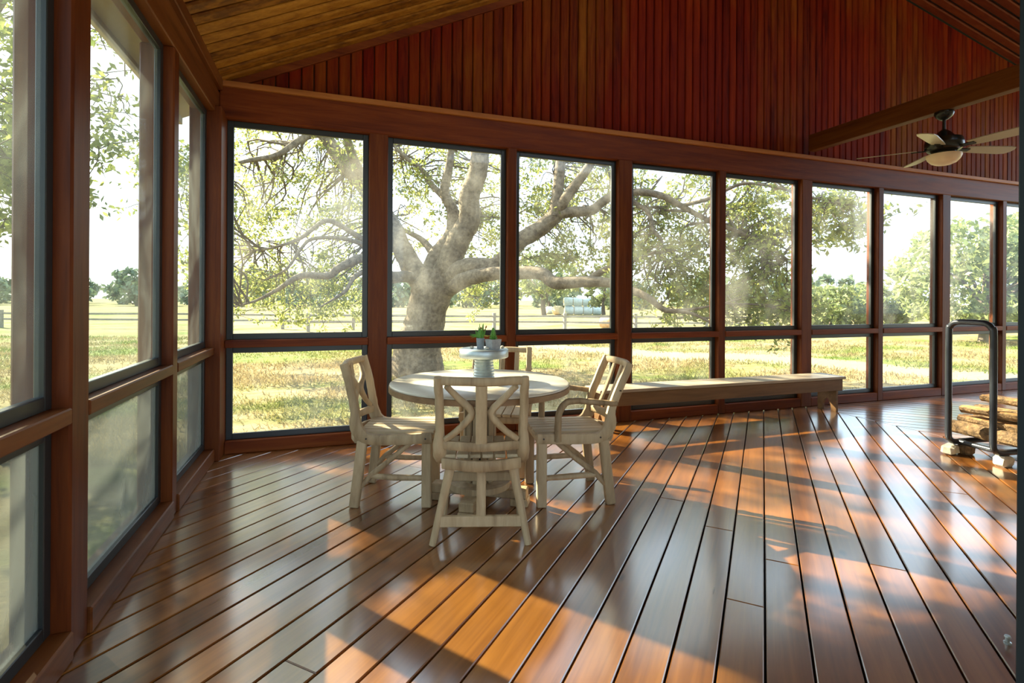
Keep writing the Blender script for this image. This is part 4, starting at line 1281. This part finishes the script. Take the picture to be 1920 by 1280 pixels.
def log(label, c, direction, ln, r, kind, tilt=0.0):
    root = tag(empty('firewood_log', tuple(c)), label, 'firewood', 'split logs in the rack')
    d = Vector(direction); d.z = tilt; d.normalize()
    x = d; y = Vector((0, 0, 1)).cross(x).normalized(); z = x.cross(y)
    Rm = Matrix((x, y, z)).transposed()
    nseg = 7
    n = 12
    vs = []; fs = []
    rr = [r * random.uniform(0.8, 1.1) for _ in range(n)]
    cut = kind == 'split'
    for i in range(nseg):
        s = (i / (nseg - 1) - 0.5) * ln
        for k in range(n):
            a = 2 * math.pi * k / n
            q = rr[k] * random.uniform(0.9, 1.1)
            yy, zz = math.cos(a) * q, math.sin(a) * q
            if cut and zz > r * 0.15: zz = r * 0.15 + (zz - r * .15) * 0.15 + random.uniform(-.004, .004)
            vs.append(Rm @ Vector((s + random.uniform(-.012, .012) * (i in (0, nseg - 1)), yy, zz)))
    for i in range(nseg - 1):
        for k in range(n):
            fs.append((i * n + k, i * n + (k + 1) % n, (i + 1) * n + (k + 1) % n, (i + 1) * n + k))
    m = MB().add(vs, fs); m.build('bark', M['bark'], root, False)
    for i in (0, nseg - 1):
        sgn = -1 if i == 0 else 1
        pts = [vs[i * n + k] for k in range(n)]
        cen = sum(pts, Vector()) / n
        m = MB().add([p + d * sgn * 0.001 for p in pts] + [cen + d * sgn * 0.004], [(k, (k + 1) % n, n) for k in range(n)])
        m.build('cut_end', M['split'], root)
    if cut:
        m = MB()
        top = r * 0.15 + r * 0.10
        pts = [Rm @ Vector((s * ln * 0.47, w_ * r * 0.80, top + random.uniform(-.003, .004))) for s, w_ in ((-1, -1), (-.3, -1.02), (.4, -.98), (1, -1), (1, 1), (.4, .98), (-.3, 1.03), (-1, 1))]
        lowp = [p - Rm @ Vector((0, 0, 0.02)) for p in pts]
        m.add(pts + lowp, [tuple(range(8))] + [(k, (k + 1) % 8, 8 + (k + 1) % 8, 8 + k) for k in range(8)])
        m.build('split_face', M['split'], root)
    return root


mid = (RP1 + RP2) / 2
specs = [(0.20, -0.02, 0.062, 0.48, 0.055, 'round', 'lowest grey-barked log beside the rack hoop'), (0.31, 0.0, 0.060, 0.46, 0.058, 'round', 'second log of the bottom layer in the rack'),
         (0.43, 0.0, 0.060, 0.48, 0.058, 'round', 'third log of the bottom layer in the rack'), (0.25, -0.01, 0.155, 0.50, 0.055, 'split', 'orange split log on the bottom layer beside the hoop'),
         (0.37, 0.03, 0.160, 0.48, 0.055, 'round', 'dark log of the middle layer, cut by the right edge'), (0.22, 0.02, 0.245, 0.46, 0.045, 'split', 'long split log lying second from the top of the pile'),
         (0.34, 0.05, 0.250, 0.48, 0.050, 'split', 'split log behind the second layer from the top'), (0.36, 0.06, 0.335, 0.44, 0.045, 'split', 'topmost split log with a ragged left end'),
         (0.54, 0.0, 0.062, 0.46, 0.058, 'round', 'fourth log of the bottom layer, past the right edge'), (0.50, 0.02, 0.17, 0.46, 0.055, 'round', 'log of the middle layer past the right edge')]
for (q, s, z, ln, r, kd, lb) in specs:
    c = mid + rn * (q * 1.12 - 0.02) + rv * s; c.z = 0.129 + z
    ang = random.uniform(-0.14, 0.14)
    dv = rv * math.cos(ang) + rn * math.sin(ang)
    log(lb, c, dv, ln, r, kd, random.uniform(-.03, .03))

# ------------------------------------------------------------------ ceiling fan
FX, FY = 5.29, 3.19
fan = tag(empty('ceiling_fan', (FX, FY, 2.985)), 'black ceiling fan with five blades and a frosted bowl light', 'fan')
MB().lathe([(0.02, 0.0), (0.072, -0.002), (0.075, -0.02), (0.06, -0.05), (0.03, -0.075), (0.012, -0.08)], n=28).build('canopy', M['fan'], fan, True)
MB().lathe([(0.013, -0.07), (0.013, -0.20)], n=14).build('down_rod', M['fan'], fan, True)
MB().lathe([(0.02, -0.165), (0.05, -0.19), (0.085, -0.235), (0.135, -0.25), (0.145, -0.285), (0.145, -0.33), (0.12, -0.36), (0.09, -0.375), (0.09, -0.395), (0.125, -0.40)], n=36).build('motor_housing', M['fan'], fan, True)
MB().lathe([(0.132, -0.395), (0.132, -0.408), (0.122, -0.435), (0.094, -0.468), (0.055, -0.485), (0.015, -0.49)], n=36).build('bowl_light', M['bowl'], fan, True)
for i in range(5):
    a = math.radians(56 + 72 * i)
    R = Matrix.Translation((0, 0, -0.345)) @ Matrix.Rotation(a, 4, 'Z') @ Matrix.Rotation(math.radians(-12.5), 4, 'X')
    MB().box((0.10, -0.022, -0.006), (0.24, 0.022, 0.006), 0.003, R).build('blade_bracket', M['fan'], fan)
    outl = [(0.20, -0.050), (0.35, -0.062), (0.58, -0.070), (0.64, -0.060), (0.665, -0.025), (0.665, 0.025), (0.64, 0.060), (0.58, 0.070), (0.35, 0.062), (0.20, 0.050)]
    MB().prism(outl, 0.004, 0.011, 0.0, lambda p, q, r: tuple(R @ Vector((p, q, r)))).build('blade', M['blade'], fan)

# a small grey stub left on the boards near the house corner
p = on_z(1889, 1206, 0.0)
m = MB().lathe([(0.012, 0.0), (0.012, 0.006), (0.007, 0.008), (0.007, 0.022), (0.010, 0.024), (0.008, 0.030)], n=14)
o = m.build('floor_bolt', M['zinc'], None, True); o.location = (p.x, p.y, 0.0)
tag(o, 'small grey metal stub on the floor at the lower right', 'bolt')
